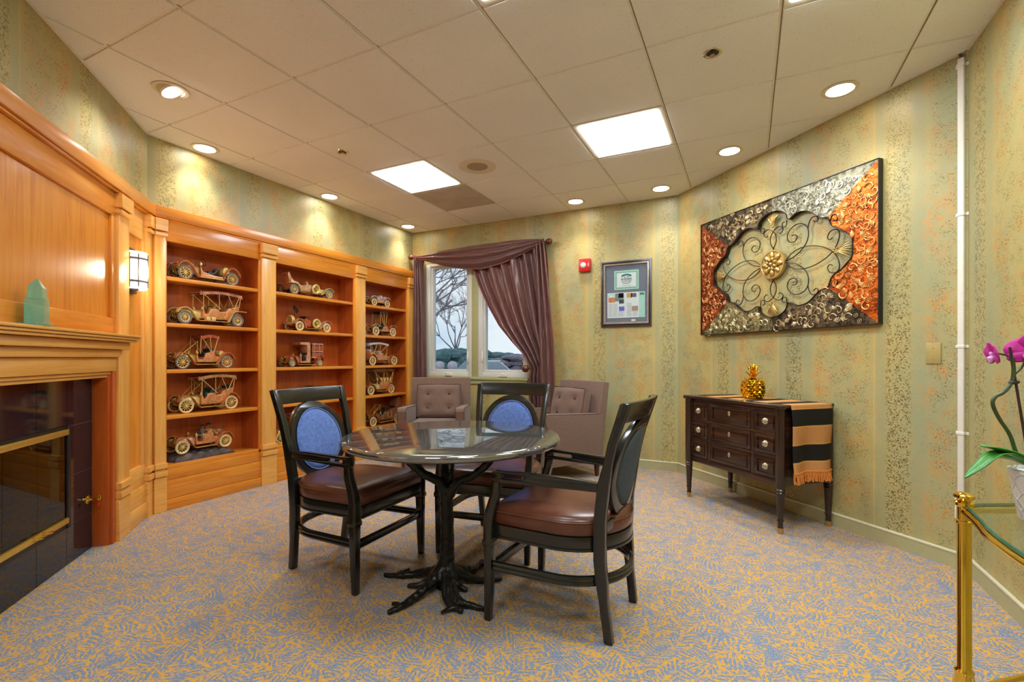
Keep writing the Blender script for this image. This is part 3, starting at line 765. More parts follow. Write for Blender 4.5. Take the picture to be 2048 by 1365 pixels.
# ------------------------------------------------------------------ dining chairs
random.seed(7)
def lerp_table(tab):
    def fn(z):
        for (z0, a), (z1, b_) in zip(tab, tab[1:]):
            if z <= z1: 
                t = (z-z0)/(z1-z0); return a + (b_-a)*t
        return tab[-1][1]
    return fn
post_x = lerp_table([(0, -.250), (.15, -.232), (.32, -.218), (.48, -.222), (.62, -.240), (.78, -.278), (.93, -.328)])
post_y = lerp_table([(0, .180), (.42, .200), (.93, .232)])
def d_outline(k=1.0, dx=0.0):
    pts = [(.262, -.235), (.262, .235), (.250, .250)]
    for i in range(0, 25):
        a = pi/2 + pi*i/24; pts.append((-.03 + .255*cos(a), .252*sin(a)))
    pts += [(.250, -.250)]
    return [(x*k+dx, y*k) for x, y in pts]
def back_to(y, z, d):
    bow = .026*(1-(y/.235)**2)
    return (post_x(z) - bow + d, y, z)
def dining_chair(loc, rz, label):
    r = thing('dining_armchair', label, 'chair', loc, rz, 'dining armchairs around the round table')
    for s in (-1, 1):
        b = MB(); b.posts([(.246, s*.260, 0, .014, .014), (.242, s*.260, .16, .017, .017), (.240, s*.260, .318, .020, .020)])
        b.posts([(.240, s*.260, .318, .024, .024), (.240, s*.260, .336, .025, .025), (.240, s*.260, .348, .020, .021), (.240, s*.260, .42, .021, .020), (.230, s*.260, .47, .021, .018), (.208, s*.261, .54, .019, .016), (.204, s*.262, .590, .018, .014)])
        b.build('leg', M['black_frame'], r, bevel=.003)
        zs = [0, .08, .16, .24, .32, .40, .48, .55, .62, .70, .78, .86, .932]
        b = MB(); b.posts([(post_x(z), s*post_y(z), z, .017+.006*(.2 < z < .7), .017) for z in zs]); b.build('leg', M['black_frame'], r, bevel=.004)
        yy = lambda x: .262 - .050*max(0, min(1, (.19-x)/.42))**1.2
        outer = [(-.236,.588),(.150,.588),(.185,.586),(.190,.584),(.222,.584),(.224,.600),(.220,.626),(.205,.634),(.10,.636),(-.10,.632),(-.244,.622)]
        hole = rrect(.070, .178, .603, .621, .0088)
        b = MB(); b.plate(outer, [hole], -.011, .011, lambda x, z, d: (x, s*(yy(x)+d), z)); b.build('arm', M['black_frame'], r, bevel=.003)
    # crest, oval frame, rails
    b = MB(); N = 18
    V = []; F = []
    for i in range(N+1):
        y = -.246 + .492*i/N
        for z, d in ((.856,-.012),(.932,-.012),(.936,0),(.932,.012),(.856,.012)): V.append(back_to(y, z, d))
    for i in range(N):
        for k in range(5): F.append((i*5+k, i*5+(k+1)%5, i*5+5+(k+1)%5, i*5+5+k))
    F += [(4,3,2,1,0), tuple(N*5+k for k in range(5))]
    b.add(V, F); b.build('crest_rail', M['black_frame'], r, bevel=.002)
    b = MB(); b.plate(ellipse(.192, .204, 56, 0, .654), [ellipse(.149, .164, 56, 0, .654)], -.014, .014, back_to); b.build('oval_frame', M['black_frame'], r, bevel=.004)
    for d0, d1, nm, mat in ((.004, .026, 'front_pad', 'blue_fabric'), (-.004, -.020, 'rear_pad', 'slate_fabric')):
        b = MB(); V = []; F = []; n = 40
        rings = [(1.0, d0), (.97, d0+(d1-d0)*.6), (.85, d0+(d1-d0)*.92), (.5, d1), (.02, d1)]
        for k, d in rings:
            for y, z in ellipse(.150*k, .165*k, n, 0, .654): V.append(back_to(y, z, d))
        for i in range(len(rings)-1):
            for k in range(n): F.append((i*n+k, i*n+(k+1)%n, (i+1)*n+(k+1)%n, (i+1)*n+k))
        F.append(tuple((len(rings)-1)*n+k for k in range(n)))
        b.add(V, F); b.build(nm, M[mat], r, angle=60)
    b = MB()
    for side in (.018,): b.tube([back_to(y, z, side) for y, z in ellipse(.151, .166, 48, 0, .654)], .0035, 6, True)
    b.build('piping', M['blue_fabric'], r)
    b = MB(); V = []; F = []
    for i in range(N+1):
        y = -.20 + .40*i/N
        for z, d in ((.425,-.011),(.468,-.011),(.468,.011),(.425,.011)): V.append(back_to(y, z, d))
    for i in range(N):
        for k in range(4): F.append((i*4+k, i*4+(k+1)%4, i*4+4+(k+1)%4, i*4+4+k))
    F += [(3,2,1,0), tuple(N*4+k for k in range(4))]
    b.add(V, F); b.build('lower_rail', M['black_frame'], r, bevel=.003)
    # seat
    b = MB(); b.plate(d_outline(), [d_outline(.86)], .350, .402, lambda x, y, d: (x, y, d)); b.plate(d_outline(1.012), [d_outline(.9)], .346, .356, lambda x, y, d: (x, y, d)); b.plate(d_outline(.9), [], .392, .400, lambda x, y, d: (x, y, d))
    b.build('apron', M['black_frame'], r, bevel=.002)
    b = MB(); O = d_outline(); n = len(O)
    lay = [(.97, .402), (.995, .410), (1.0, .432), (.995, .456), (.965, .470), (.90, .479), (.72, .487), (.45, .491), (.15, .492)]
    V = []; F = []
    for k, z in lay: V += [(x*k, y*k, z) for x, y in O]
    for i in range(len(lay)-1):
        for k in range(n): F.append((i*n+k, i*n+(k+1)%n, (i+1)*n+(k+1)%n, (i+1)*n+k))
    F += [tuple(range(n-1,-1,-1)), tuple((len(lay)-1)*n+k for k in range(n))]
    b.add(V, F); b.build('seat_cushion', M['leather'], r, angle=70)
    b = MB(); b.tube([(x*1.0, y*1.0, .457) for x, y in O], .0032, 6, True); b.build('seat_welt', M['leather'], r)
    # stretchers
    U = [(.235, .258)] + [(-.03 + .250*cos(pi/2+pi*i/20), .246*sin(pi/2+pi*i/20)) for i in range(21)] + [(.235, -.258)]
    b = MB()
    for z in (.222, .241): b.tube([(x, y, z) for x, y in U], .0125, 8)
    b.build('curved_stretcher', M['black_frame'], r)
    b = MB(); b.box(.226, .252, -.25, .25, .205, .240); b.build('front_stretcher', M['black_frame'], r, bevel=.004)
    return r
dining_chair((-1.887, 1.922, 0), radians(1.8), 'black framed chair with blue oval back, left of the round table')
dining_chair((-.719, 2.007, 0), radians(177.5), 'black framed chair nearest the viewer, seen from its slate coloured back')
dining_chair((-1.343, 2.521, 0), radians(-81.6), 'black framed chair with blue oval back, behind the round table')

# ------------------------------------------------------------------ round table on a bronze tree
TC = (-1.268, 1.930)
r = thing('round_table', 'round table with polished grey stone top on a bronze tree trunk base', 'table', (*TC, 0))
prof = [(0, .700), (.495, .700), (.506, .704), (.513, .711), (.515, .719), (.513, .727), (.506, .733), (.498, .735), (0, .735)]
b = MB(); b.lathe(prof, 96); b.build('table_top', M['granite_top'], r, angle=50)
def L(p): return (p[0]-TC[0], p[1]-TC[1], p[2] if len(p) > 2 else .012)
tr = MB()
T0 = (-1.300, 1.925)
def lim(pts, rs, n=10): 
    P = smoothpath([Vector(L(p)) for p in pts], 5)
    R = []
    for i in range(len(P)):
        t = i/(len(P)-1)*(len(rs)-1); k = min(int(t), len(rs)-2); R.append(rs[k]+(rs[k+1]-rs[k])*(t-k))
    tr.tube(P, R, n)
lim([(*T0, .0), (T0[0], T0[1], .10), (T0[0]+.005, T0[1], .25), (T0[0], T0[1]+.002, .38), (T0[0], T0[1], .46)], [.054, .043, .035, .031, .033, .028])
# forks to the underside (left, back, right as the viewer sees them)
ux, uy = cos(YAW), sin(YAW); vx, vy = -sin(YAW), cos(YAW)
def rel(a, d, z): return (T0[0] + ux*a + vx*d, T0[1] + uy*a + vy*d, z)
lim([rel(0,0,.42), rel(-.03,-.005,.50), rel(-.11,-.02,.55), rel(-.17,-.035,.61), rel(-.20,-.06,.66), rel(-.24,-.08,.702)], [.030, .024, .020, .021, .018, .022])
lim([rel(0,0,.42), rel(.05,-.01,.50), rel(.13,-.03,.54), rel(.20,-.04,.60), rel(.235,-.05,.65), rel(.27,-.07,.702)], [.030, .024, .020, .020, .017, .022])
lim([rel(0,0,.43), rel(-.012,.03,.52), rel(-.016,.08,.60), rel(-.02,.13,.702)], [.030, .024, .021, .024])
lim([rel(0,0,.43), rel(.02,.02,.53), rel(.03,-.03,.60), rel(0,-.05,.62)], [.022, .012, .008, .006])
# roots
for tip, kn, fork in (((-1.636,1.866), (-1.47,1.93), (-1.56,1.97)), ((-1.454,1.823), (-1.38,1.87), None), ((-1.378,1.594), (-1.34,1.74), (-1.41,1.66)), ((-1.095,1.742), (-1.20,1.78), (-1.17,1.69)), 
                ((-1.02,1.806), (-1.16,1.80), None), ((-1.085,2.09), (-1.20,2.0), None), ((-1.276,2.226), (-1.25,2.08), (-1.20,2.20)), ((-1.179,1.92), (-1.24,1.92), None), ((-1.46,2.10), (-1.38,2.02), None)):
    d = Vector((kn[0]-T0[0], kn[1]-T0[1], 0)).normalized()
    lim([(T0[0], T0[1], .14), (T0[0]+d.x*.035, T0[1]+d.y*.035, .075), (kn[0], kn[1], .026), ((kn[0]*.45+tip[0]*.55)+.008, kn[1]*.45+tip[1]*.55-.008, .017), (*tip, .013)], [.028, .028, .020, .0135, .010])
    if fork: lim([(kn[0]*.4+tip[0]*.6, kn[1]*.4+tip[1]*.6, .018), ((kn[0]+tip[0]*1.2+fork[0]*1.8)/4, (kn[1]+tip[1]*1.2+fork[1]*1.8)/4, .016), (*fork, .014)], [.0125, .0105, .0085])
o = tr.build('tree_base', M['bronze'], r, normals=False)
md = o.modifiers.new('merge', 'REMESH'); md.mode = 'VOXEL'; md.voxel_size = .0052; md.use_smooth_shade = True
tx = bpy.data.textures.new('bark_relief', 'STUCCI'); tx.noise_scale = .02
md = o.modifiers.new('bark', 'DISPLACE'); md.texture = tx; md.strength = .006; md.texture_coords = 'LOCAL'
dg = bpy.context.evaluated_depsgraph_get(); me = bpy.data.meshes.new_from_object(o.evaluated_get(dg)); o.modifiers.clear(); o.data = me

# ------------------------------------------------------------------ upholstered armchairs
def pillow(b, cx, cy, cz, hx, hy, hz, n=14, dents=()):
    """soft box: face toward +x, with button dents at (y, z)"""
    V = []; F = []
    def sq(t): return math.copysign(abs(t)**.55, t)
    idx = {}
    for side in (1, -1):
        for i in range(n+1):
            for j in range(n+1):
                u, v = 2*i/n-1, 2*j/n-1
                e = max(abs(u), abs(v))
                prof = (1-abs(u)**5)*(1-abs(v)**5)
                dx = hx*(.55*(e < 1) + .45*prof) if e < 1 else hx*.55
                if side == 1:
                    for dy, dz in dents:
                        q = ((u*hy-dy)**2 + (v*hz-dz)**2); dx -= .020*math.exp(-q/.0012) + .010*math.exp(-q/.008)
                idx[(side, i, j)] = len(V)
                V.append((cx+side*dx, cy+u*hy*(1-.03*(1-prof)*abs(v)), cz+v*hz*(1-.03*abs(u))))
        for i in range(n):
            for j in range(n):
                F.append((idx[(side,i,j)], idx[(side,i+1,j)], idx[(side,i+1,j+1)], idx[(side,i,j+1)]))
    for i in range(n):
        for a, c in (((i,0),(i+1,0)), ((i,n),(i+1,n)), ((0,i),(0,i+1)), ((n,i),(n,i+1))):
            F.append((idx[(1,*a)], idx[(1,*c)], idx[(-1,*c)], idx[(-1,*a)]))
    b.add(V, F)
def lounge_chair(loc, rz, label, tilt):
    r = thing('upholstered_armchair', label, 'armchair', loc, rz, 'taupe armchairs by the window')
    W, D = .33, .35
    b = MB(); b.box(-D+.04, D-.05, -W+.09, W-.09, .16, .33); b.build('seat_base', M['taupe'], r, bevel=.012)
    b = MB(); b.box(-D+.12, D-.02, -W+.092, W-.092, .33, .455); b.build('seat_cushion', M['taupe'], r, bevel=.035, seg=4)
    for s in (-1, 1):
        out = [(-D+.01,.15),(D-.05,.15),(D-.055,.42),(D-.035,.50),(D-.015,.575),(D-.025,.605),(D-.05,.610),(-D+.05,.585),(-D+.02,.58)]
        b = MB(); b.plate(out, [], W-.09, W, lambda x, z, d: (x, s*d, z)); b.build('arm', M['taupe'], r, bevel=.012, seg=3)
        b = MB(); b.tube([(x, s*(W-.002), z) for x, z in out[1:8]], .0035, 6); b.tube([(x, s*(W-.088), z) for x, z in out[3:8]], .0035, 6); b.build('welt', M['taupe_pipe'], r)
    b = MB(); b.plate([(-D+.11,.30),(-D+.0,.30),(-D-.075,.875),(-D+.005,.885)], [], -W+.005, W-.005, lambda x, z, d: (x, d, z)); b.build('backrest', M['taupe'], r, bevel=.014, seg=3)
    b = MB(); b.plate([(-D+.11,.16),(-D+.0,.16),(-D-.0,.31),(-D+.10,.31)], [], -W+.01, W-.01, lambda x, z, d: (x, d, z)); b.build('rear_panel', M['taupe'], r, bevel=.01)
    dents = [(sy*.115, sz*.075) for sy in (-1, 1) for sz in (-1, 1)]
    b = MB(); pillow(b, 0, 0, 0, .075, .235, .178, 18, dents)
    ca, sa = cos(tilt), sin(tilt)
    tilt_map = lambda x, y, z: (-D+.145 + x*ca - z*sa, y, .635 + x*sa + z*ca)
    b.map(tilt_map); c = b.build('back_cushion', M['taupe'], r, angle=70)
    b = MB()
    for dy, dz in dents: b.ball((.050, dy, dz), (.008, .013, .013), 10, 6)
    b.map(tilt_map); b.build('button', M['taupe_pipe'], c)
    b = MB(); b.tube([(.040, y, z) for y, z in rrect(-.233, .233, -.176, .176, .012)], .004, 6, True); b.map(tilt_map); b.build('piping', M['taupe_pipe'], c)
    for x in (-D+.05, D-.09):
        for s in (-1, 1):
            b = MB(); b.posts([(x+.012*(x > 0), s*(W-.05), 0, .013, .013), (x, s*(W-.05), .16, .023, .023)]); b.build('leg', M['dark_leg'], r, bevel=.003)
    return r
lounge_chair((-2.92, 4.13, 0), radians(-64), 'taupe tufted armchair in front of the left window', radians(10))
lounge_chair((-1.655, 4.235, 0), radians(-121), 'taupe tufted armchair beside the right curtain, turned to the left', radians(12))

# ------------------------------------------------------------------ dresser, runner and pineapple
r = thing('dresser', 'dark espresso chest of three drawers rows with round knobs and turned legs', 'dresser', (.030, 3.873, 0), R45)
HW, HD = .425, .205
b = MB(); b.plate([(-.46,-.235),(.46,-.235),(.46,.215),(-.46,.215)], [], .784, .806, lambda x, y, d: (x, y, d)); b.build('top', M['espresso'], r, bevel=.006, seg=3)
b = MB()
for s in (-1, 1):
    b.cyl((s*.432, -.212, .780), (s*.432, -.212, .805), .034, .034, 20)
b.build('top_corner', M['espresso'], r, bevel=.004)
b = MB(); b.box(-HW, HW, -HD+.012, HD, .290, .784); b.build('carcass', M['espresso'], r, bevel=.003)
b = MB(); b.box(-HW, HW, -HD, -HD+.012, .290, .330); b.box(-HW, HW, -HD, -HD+.012, .760, .784)
for z in (.470, .615): b.box(-HW, HW, -HD-.004, -HD+.012, z-.006, z+.010)
b.build('front_rail', M['espresso'], r, bevel=.002)
for x in (-.205, .205):
    b = MB(); b.box(x-.014, x+.014, -HD, -HD+.012, .33, .76); b.build('divider', M['espresso_v'], r, bevel=.002)
ring = plain('keyhole_black', rgb(14,12,10), .1, rough=.6)
My = Matrix.Rotation(pi/2, 4, 'X').to_3x3()
for zi, (z0, z1) in enumerate(((.334, .464), (.482, .608), (.627, .757))):
    for x0, x1, kind in ((-.405, -.222, 'k'), (-.188, .188, 'e'), (.222, .405, 'k')):
        b = MB(); b.box(x0, x1, -HD-.002, -HD+.012, z0, z1); d = b.build('drawer_front', M['espresso'], r, bevel=.002)
        xc, zc = (x0+x1)/2, (z0+z1)/2; wx, wz = (x1-x0)/2-.024, (z1-z0)/2-.018
        b = MB()
        for q in ((xc-wx, xc+wx, zc+wz-.006, zc+wz), (xc-wx, xc+wx, zc-wz, zc-wz+.006), (xc-wx, xc-wx+.006, zc-wz, zc+wz), (xc+wx-.006, xc+wx, zc-wz, zc+wz)):
            b.box(q[0], q[1], -HD-.009, -HD-.002, q[2], q[3])
        b.build('moulding', M['espresso'], d, bevel=.0025)
        if kind == 'k':
            b = MB(); b.lathe([(0, 0), (.021, 0), (.022, .004), (.018, .007), (.019, .010), (.014, .013), (.015, .017), (.008, .021), (0, .022)], 24, (xc, -HD-.002, zc), My); b.build('knob', M['nickel'], d)
        else:
            b = MB(); b.lathe([(.0065, .0015), (.009, 0), (.0115, .002), (.009, .004), (.0065, .003)], 20, (xc, -HD-.002, zc+.012), My)
            b.map(lambda x, y, z: (x, y, zc+.012+(z-zc-.012)*1.55)); b.build('escutcheon', M['nickel'], d)
legp = [(.0, .0), (.014, .0), (.016, .034), (.018, .036)]
for sx in (-1, 1):
    for sy in (-1, 1):
        lx, ly = sx*.425, sy*.205
        b = MB(); b.lathe([(.019, .034), (.015, .05), (.0165, .075), (.021, .080), (.018, .088), (.0175, .095), (.026, .250), (.029, .256), (.024, .262), (.030, .272), (.024, .280), (.028, .290), (.028, .784)], 20, (lx, ly, 0)); g = b.build('leg', M['espresso_v'], r)
        b = MB(); b.lathe([(0, 0), (.0145, 0), (.0185, .034), (.0195, .037), (0, .038)], 18, (lx, ly, 0)); b.build('brass_ferrule', M['sat_gold'], g)
# runner: stripes follow its length
def runner_mat():
    m, n, l, bb = new_mat('striped_runner'); sset(bb, rough=.75, spec=.3)
    uv = n.new('ShaderNodeUVMap'); sp = n.new('ShaderNodeSeparateXYZ'); l.new(uv.outputs[0], sp.inputs[0])
    f = math_(n, l, 'FRACT', math_(n, l, 'DIVIDE', math_(n, l, 'ADD', sp.outputs[0], .046), .225))
    k = band(n, l, f, .27, .73, .006)
    line = math_(n, l, 'MAXIMUM', band(n, l, f, .235, .255, .005), band(n, l, f, .745, .765, .005))
    tn = noise(n, l, coords(n, l), 300, 2)
    tan = ramp(n, l, tn.outputs['Fac'], [(.3, rgb(176,118,66)), (.7, rgb(204,146,90))])
    col = mixc(n, l, k, tan, rgb(22,20,18)); col = mixc(n, l, line, col, rgb(206,160,70))
    l.new(col, bb.inputs['Base Color']); return m
M['runner'] = runner_mat()
def runner_path(s):
    """distance from the left end of the top -> (x, z), over the right edge and down"""
    if s < .86: return (-.395+s, .8075)
    if s < .905: 
        a = (s-.86)/.045*pi/2; return (.465+.006*sin(a)*1.0, .8075-.020*(1-cos(a)))
    return (.4715+.004*sin((s-.905)*16), .7875-(s-.905))
r2 = thing('table_runner', 'black and tan striped fringed runner draped over the dresser', 'runner', (.030, 3.873, 0), R45)
S = 1.315; NS, NW = 120, 14
me = bpy.data.meshes.new('cloth'); V = []; F = []; uvs = []
for i in range(NS+1):
    s = S*i/NS; x, z = runner_path(s)
    for j in range(NW+1):
        w = j/NW; y = -.165+.345*w
        dr = max(0, s-.9)
        V.append((x + dr*.05*sin(w*9+1), y, z + (0 if s > .86 else .0008*sin(s*40)*sin(w*5)))); uvs.append((s, w))
for i in range(NS):
    for j in range(NW): a = i*(NW+1)+j; F.append((a, a+1, a+NW+2, a+NW+1))
me.from_pydata(V, [], F); ul = me.uv_layers.new(name='UVMap')
for lp in me.loops: ul.data[lp.index].uv = uvs[lp.vertex_index]
me.materials.append(M['runner']); me.polygons.foreach_set('use_smooth', [True]*len(F))
o = bpy.data.objects.new('cloth', me); COL.objects.link(o); o.parent = r2
sol = o.modifiers.new('thickness', 'SOLIDIFY'); sol.thickness = .0025; sol.offset = 1
random.seed(3)
b = MB(); xe, ze = runner_path(S)
b.tube([(xe+.05*(S-.9)*sin(w/20*9+1), -.168+.351*w/20, ze+.004) for w in range(21)], .006, 8)
for k in range(46):
    w = k/45; y = -.165+.345*w; x = xe+.05*(S-.9)*sin(w*9+1)
    b.tube([(x, y, ze), (x+random.uniform(-.004,.008), y+random.uniform(-.004,.004), ze-.03), (x+random.uniform(-.006,.012), y+random.uniform(-.006,.006), ze-.055-random.uniform(0,.01))], [.0045,.0045,.004], 6)
b.build('fringe', plain('orange_fringe', rgb(206,124,48), .25, 120, rough=.8), r2, kind='stuff')

def pineapple(loc):
    r = thing('gold_pineapple', 'shiny gold ceramic pineapple on the striped runner', 'ornament', loc)
    H = .138; V = []; F = []; nu, nv = 28, 14
    def rad(t): return .046 + .030*sin(pi*min(1, max(0, t*.86+.07)))**.6
    b = MB()
    # diamond bosses in rows
    b.lathe([(0,0)] + [(rad(t/12)-.004, H*t/12) for t in range(0, 12)] + [(.054,H*.955),(.04,H),(0,H)], 32); b.build('body', M['gold'], r)
    b = MB(); rows = 8
    for j in range(rows):
        t = (j+.5)/rows; z = H*t*.93+.004; R = rad(t)-.003; n = 14
        for k in range(n):
            a = 2*pi*(k+.5*(j % 2))/n; ca, sa = cos(a), sin(a); hw = R*pi/n*.98; hz = H/rows*.93
            ctr = Vector((R*ca, R*sa, z)); tg = Vector((-sa, ca, 0)); out = Vector((ca, sa, 0))
            q = [ctr+Vector((0,0,hz)), ctr+tg*hw, ctr-Vector((0,0,hz)), ctr-tg*hw, ctr+out*.011]
            b.add(q, [(0,3,4),(3,2,4),(2,1,4),(1,0,4)])
    b.build('boss', M['gold'], r, smooth=False, normals=False, kind='stuff')
    for ring_, (n, L_, tilt, z0) in enumerate(((7, .060, 1.0, H-.003), (6, .072, .62, H+.010), (5, .080, .33, H+.024), (3, .075, .10, H+.034))):
        for k in range(n):
            a = 2*pi*k/n + ring_*.45
            b = MB(); pts = []
            def lf(u, v, a=a, L_=L_, tilt=tilt, z0=z0):
                d = L_*v; w = .013*(1-v)**.7*(.65+.7*v)+.0004; cur = tilt*(1+.5*v)
                rr = .012 + d*sin(cur)*.85; z = z0 + d*cos(cur*.95)
                off = (u-.5)*2*w; dip = .004*(1-abs(u-.5)*2)
                return ((rr-dip)*cos(a)-off*sin(a), (rr-dip)*sin(a)+off*cos(a), z)
            b.grid(lf, 4, 6)
            o = b.build('leaf', M['gold'], r, normals=False, angle=80)
            sm = o.modifiers.new('thickness', 'SOLIDIFY'); sm.thickness = .002
    b = MB(); b.cyl((0,0,H-.004), (0,0,H+.045), .016, .008, 12); b.build('stem', M['gold'], r)
pineapple((.036, 3.86, .8105))
# ------------------------------------------------------------------ antique model cars
def antique(name, c, rough=.38, metal=.25, var=.28, sc=45): return plain(name, c, var, sc, .25, 120, rough=rough, metal=metal)
K = {}
K['copper'] = antique('copper_orange_paint', rgb(208,134,80)); K['rust'] = antique('rust_red_paint', rgb(188,90,52)); K['cream'] = antique('cream_rubber', rgb(222,200,146), .6, 0, .1)
K['grey'] = antique('grey_rubber', rgb(106,106,108), .6, 0, .15); K['gold'] = antique('gold_rim', rgb(224,196,120), .4, .2, .12); K['brassy'] = antique('aged_brass', rgb(214,178,92), .3, .6, .15)
K['black'] = antique('black_tufted', rgb(30,30,30), .35, 0, .3); K['green'] = antique('dark_green_tufted', rgb(38,58,52), .35, 0, .3); K['olive'] = antique('olive_leather', rgb(150,116,44), .5, 0)
K['tan'] = antique('tan_canvas', rgb(198,146,90), .7, 0); K['canvas'] = antique('patchwork_canvas', rgb(176,112,84), .6, 0, .5, 18); K['white'] = antique('pale_canvas', rgb(206,196,190), .6, 0, .12)
K['dark'] = antique('dark_metal', rgb(52,38,32), .5, .4); K['pink'] = antique('pink_orange_paint', rgb(214,156,118)); K['brown'] = antique('dark_copper_paint', rgb(150,92,58)); K['purple'] = antique('plum_paint', rgb(98,56,62))
K['crate'] = antique('grey_bottles', rgb(128,120,140), .4, .1, .35, 90); K['rock'] = antique('painted_rock', rgb(84,70,66), .6, 0, .6, 16); K['skin'] = antique('figure_flesh', rgb(170,126,98), .6, 0, .15); K['cloth1'] = antique('figure_grey_dress', rgb(120,110,104), .7, 0)
WHEELS = {}
def wheel_mesh(R, fat, tyre, rim):
    key = (round(R, 4), fat, tyre, rim)
    if key in WHEELS: return WHEELS[key]
    n = 26; b = MB()
    b.tube([((R-fat)*cos(2*pi*k/n), 0, (R-fat)*sin(2*pi*k/n)) for k in range(n)], fat, 8, True)
    me1 = b.build('wheel', K[tyre]); mesh1 = me1.data; bpy.data.objects.remove(me1)
    b = MB(); q = R-fat*2
    b.tube([((q)*cos(2*pi*k/n), 0, (q)*sin(2*pi*k/n)) for k in range(n)], fat*.55, 6, True)
    for k in range(11):
        a = 2*pi*k/11; b.cyl((.006*cos(a), 0, .006*sin(a)), (q*cos(a), 0, q*sin(a)), R*.045, R*.05, 5)
    b.cyl((0, -fat*.9, 0), (0, fat*.9, 0), R*.17, R*.17, 12); b.cyl((0, -fat*1.2, 0), (0, fat*1.2, 0), R*.08, R*.08, 8)
    me2 = b.build('spokes', K[rim]); mesh2 = me2.data; bpy.data.objects.remove(me2)
    WHEELS[key] = (mesh1, mesh2); return WHEELS[key]
def put_wheel(parent, x, y, z, key, turn=None, nm='wheel'):
    a, s = wheel_mesh(*key)
    o = bpy.data.objects.new(nm, a); COL.objects.link(o); o.parent = parent; o.location = (x, y, z)
    if turn: o.rotation_euler = turn
    p = bpy.data.objects.new('spokes', s); COL.objects.link(p); p.parent = o
    return o
def strip(pts, y0, y1, t=.0035):
    """curved sheet: 2-D path in xz, given width in y"""
    P = [Vector((p[0], p[1])) for p in pts]; up = []; dn = []
    for i in range(len(P)):
        d = P[min(i+1, len(P)-1)] - P[max(i-1, 0)]; nrm = Vector((-d.y, d.x)).normalized()*t/2
        up.append(tuple(P[i]+nrm)); dn.append(tuple(P[i]-nrm))
    V = [(x, y0, z) for x, z in up] + [(x, y0, z) for x, z in dn] + [(x, y1, z) for x, z in up] + [(x, y1, z) for x, z in dn]
    n = len(P); F = []
    for i in range(n-1):
        F += [(i, i+1, 2*n+i+1, 2*n+i), (n+i+1, n+i, 3*n+i, 3*n+i+1), (i+1, i, n+i, n+i+1), (2*n+i, 2*n+i+1, 3*n+i+1, 3*n+i)]
    F += [(0, 2*n, 3*n, n), (n-1, 2*n-1, 4*n-1, 3*n-1)]
    return V, F
def xz(x, z, d): return (x, d, z)
def sp2(pts, n=5): return [(p.x, p.y) for p in smoothpath([(a, b_, 0) for a, b_ in pts], n)]
def seat(r, x, z, w, h, mat, lean=.15, depth=.05):
    b = MB(); b.plate([(x, z), (x+depth, z), (x+depth, z+h*.42), (x+.012, z+h*.42), (x-lean*h, z+h), (x-lean*h-.016, z+h)], [], -w, w, xz)
    s = b.build('seat', K[mat], r, bevel=.004)
    b = MB()
    for row in range(2):
        for k in range(5):
            zz = z+h*(.55+.25*row); b.ball((x+.010-lean*(zz-z), -w*.8+w*1.6*k/4, zz), (.008, w*.2, h*.13), 8, 5)
    for k in range(5): b.ball((x+depth*.7, -w*.8+w*1.6*k/4, z+h*.43), (depth*.3, w*.2, .007), 8, 5)
    b.build('tufting', K[mat], s)
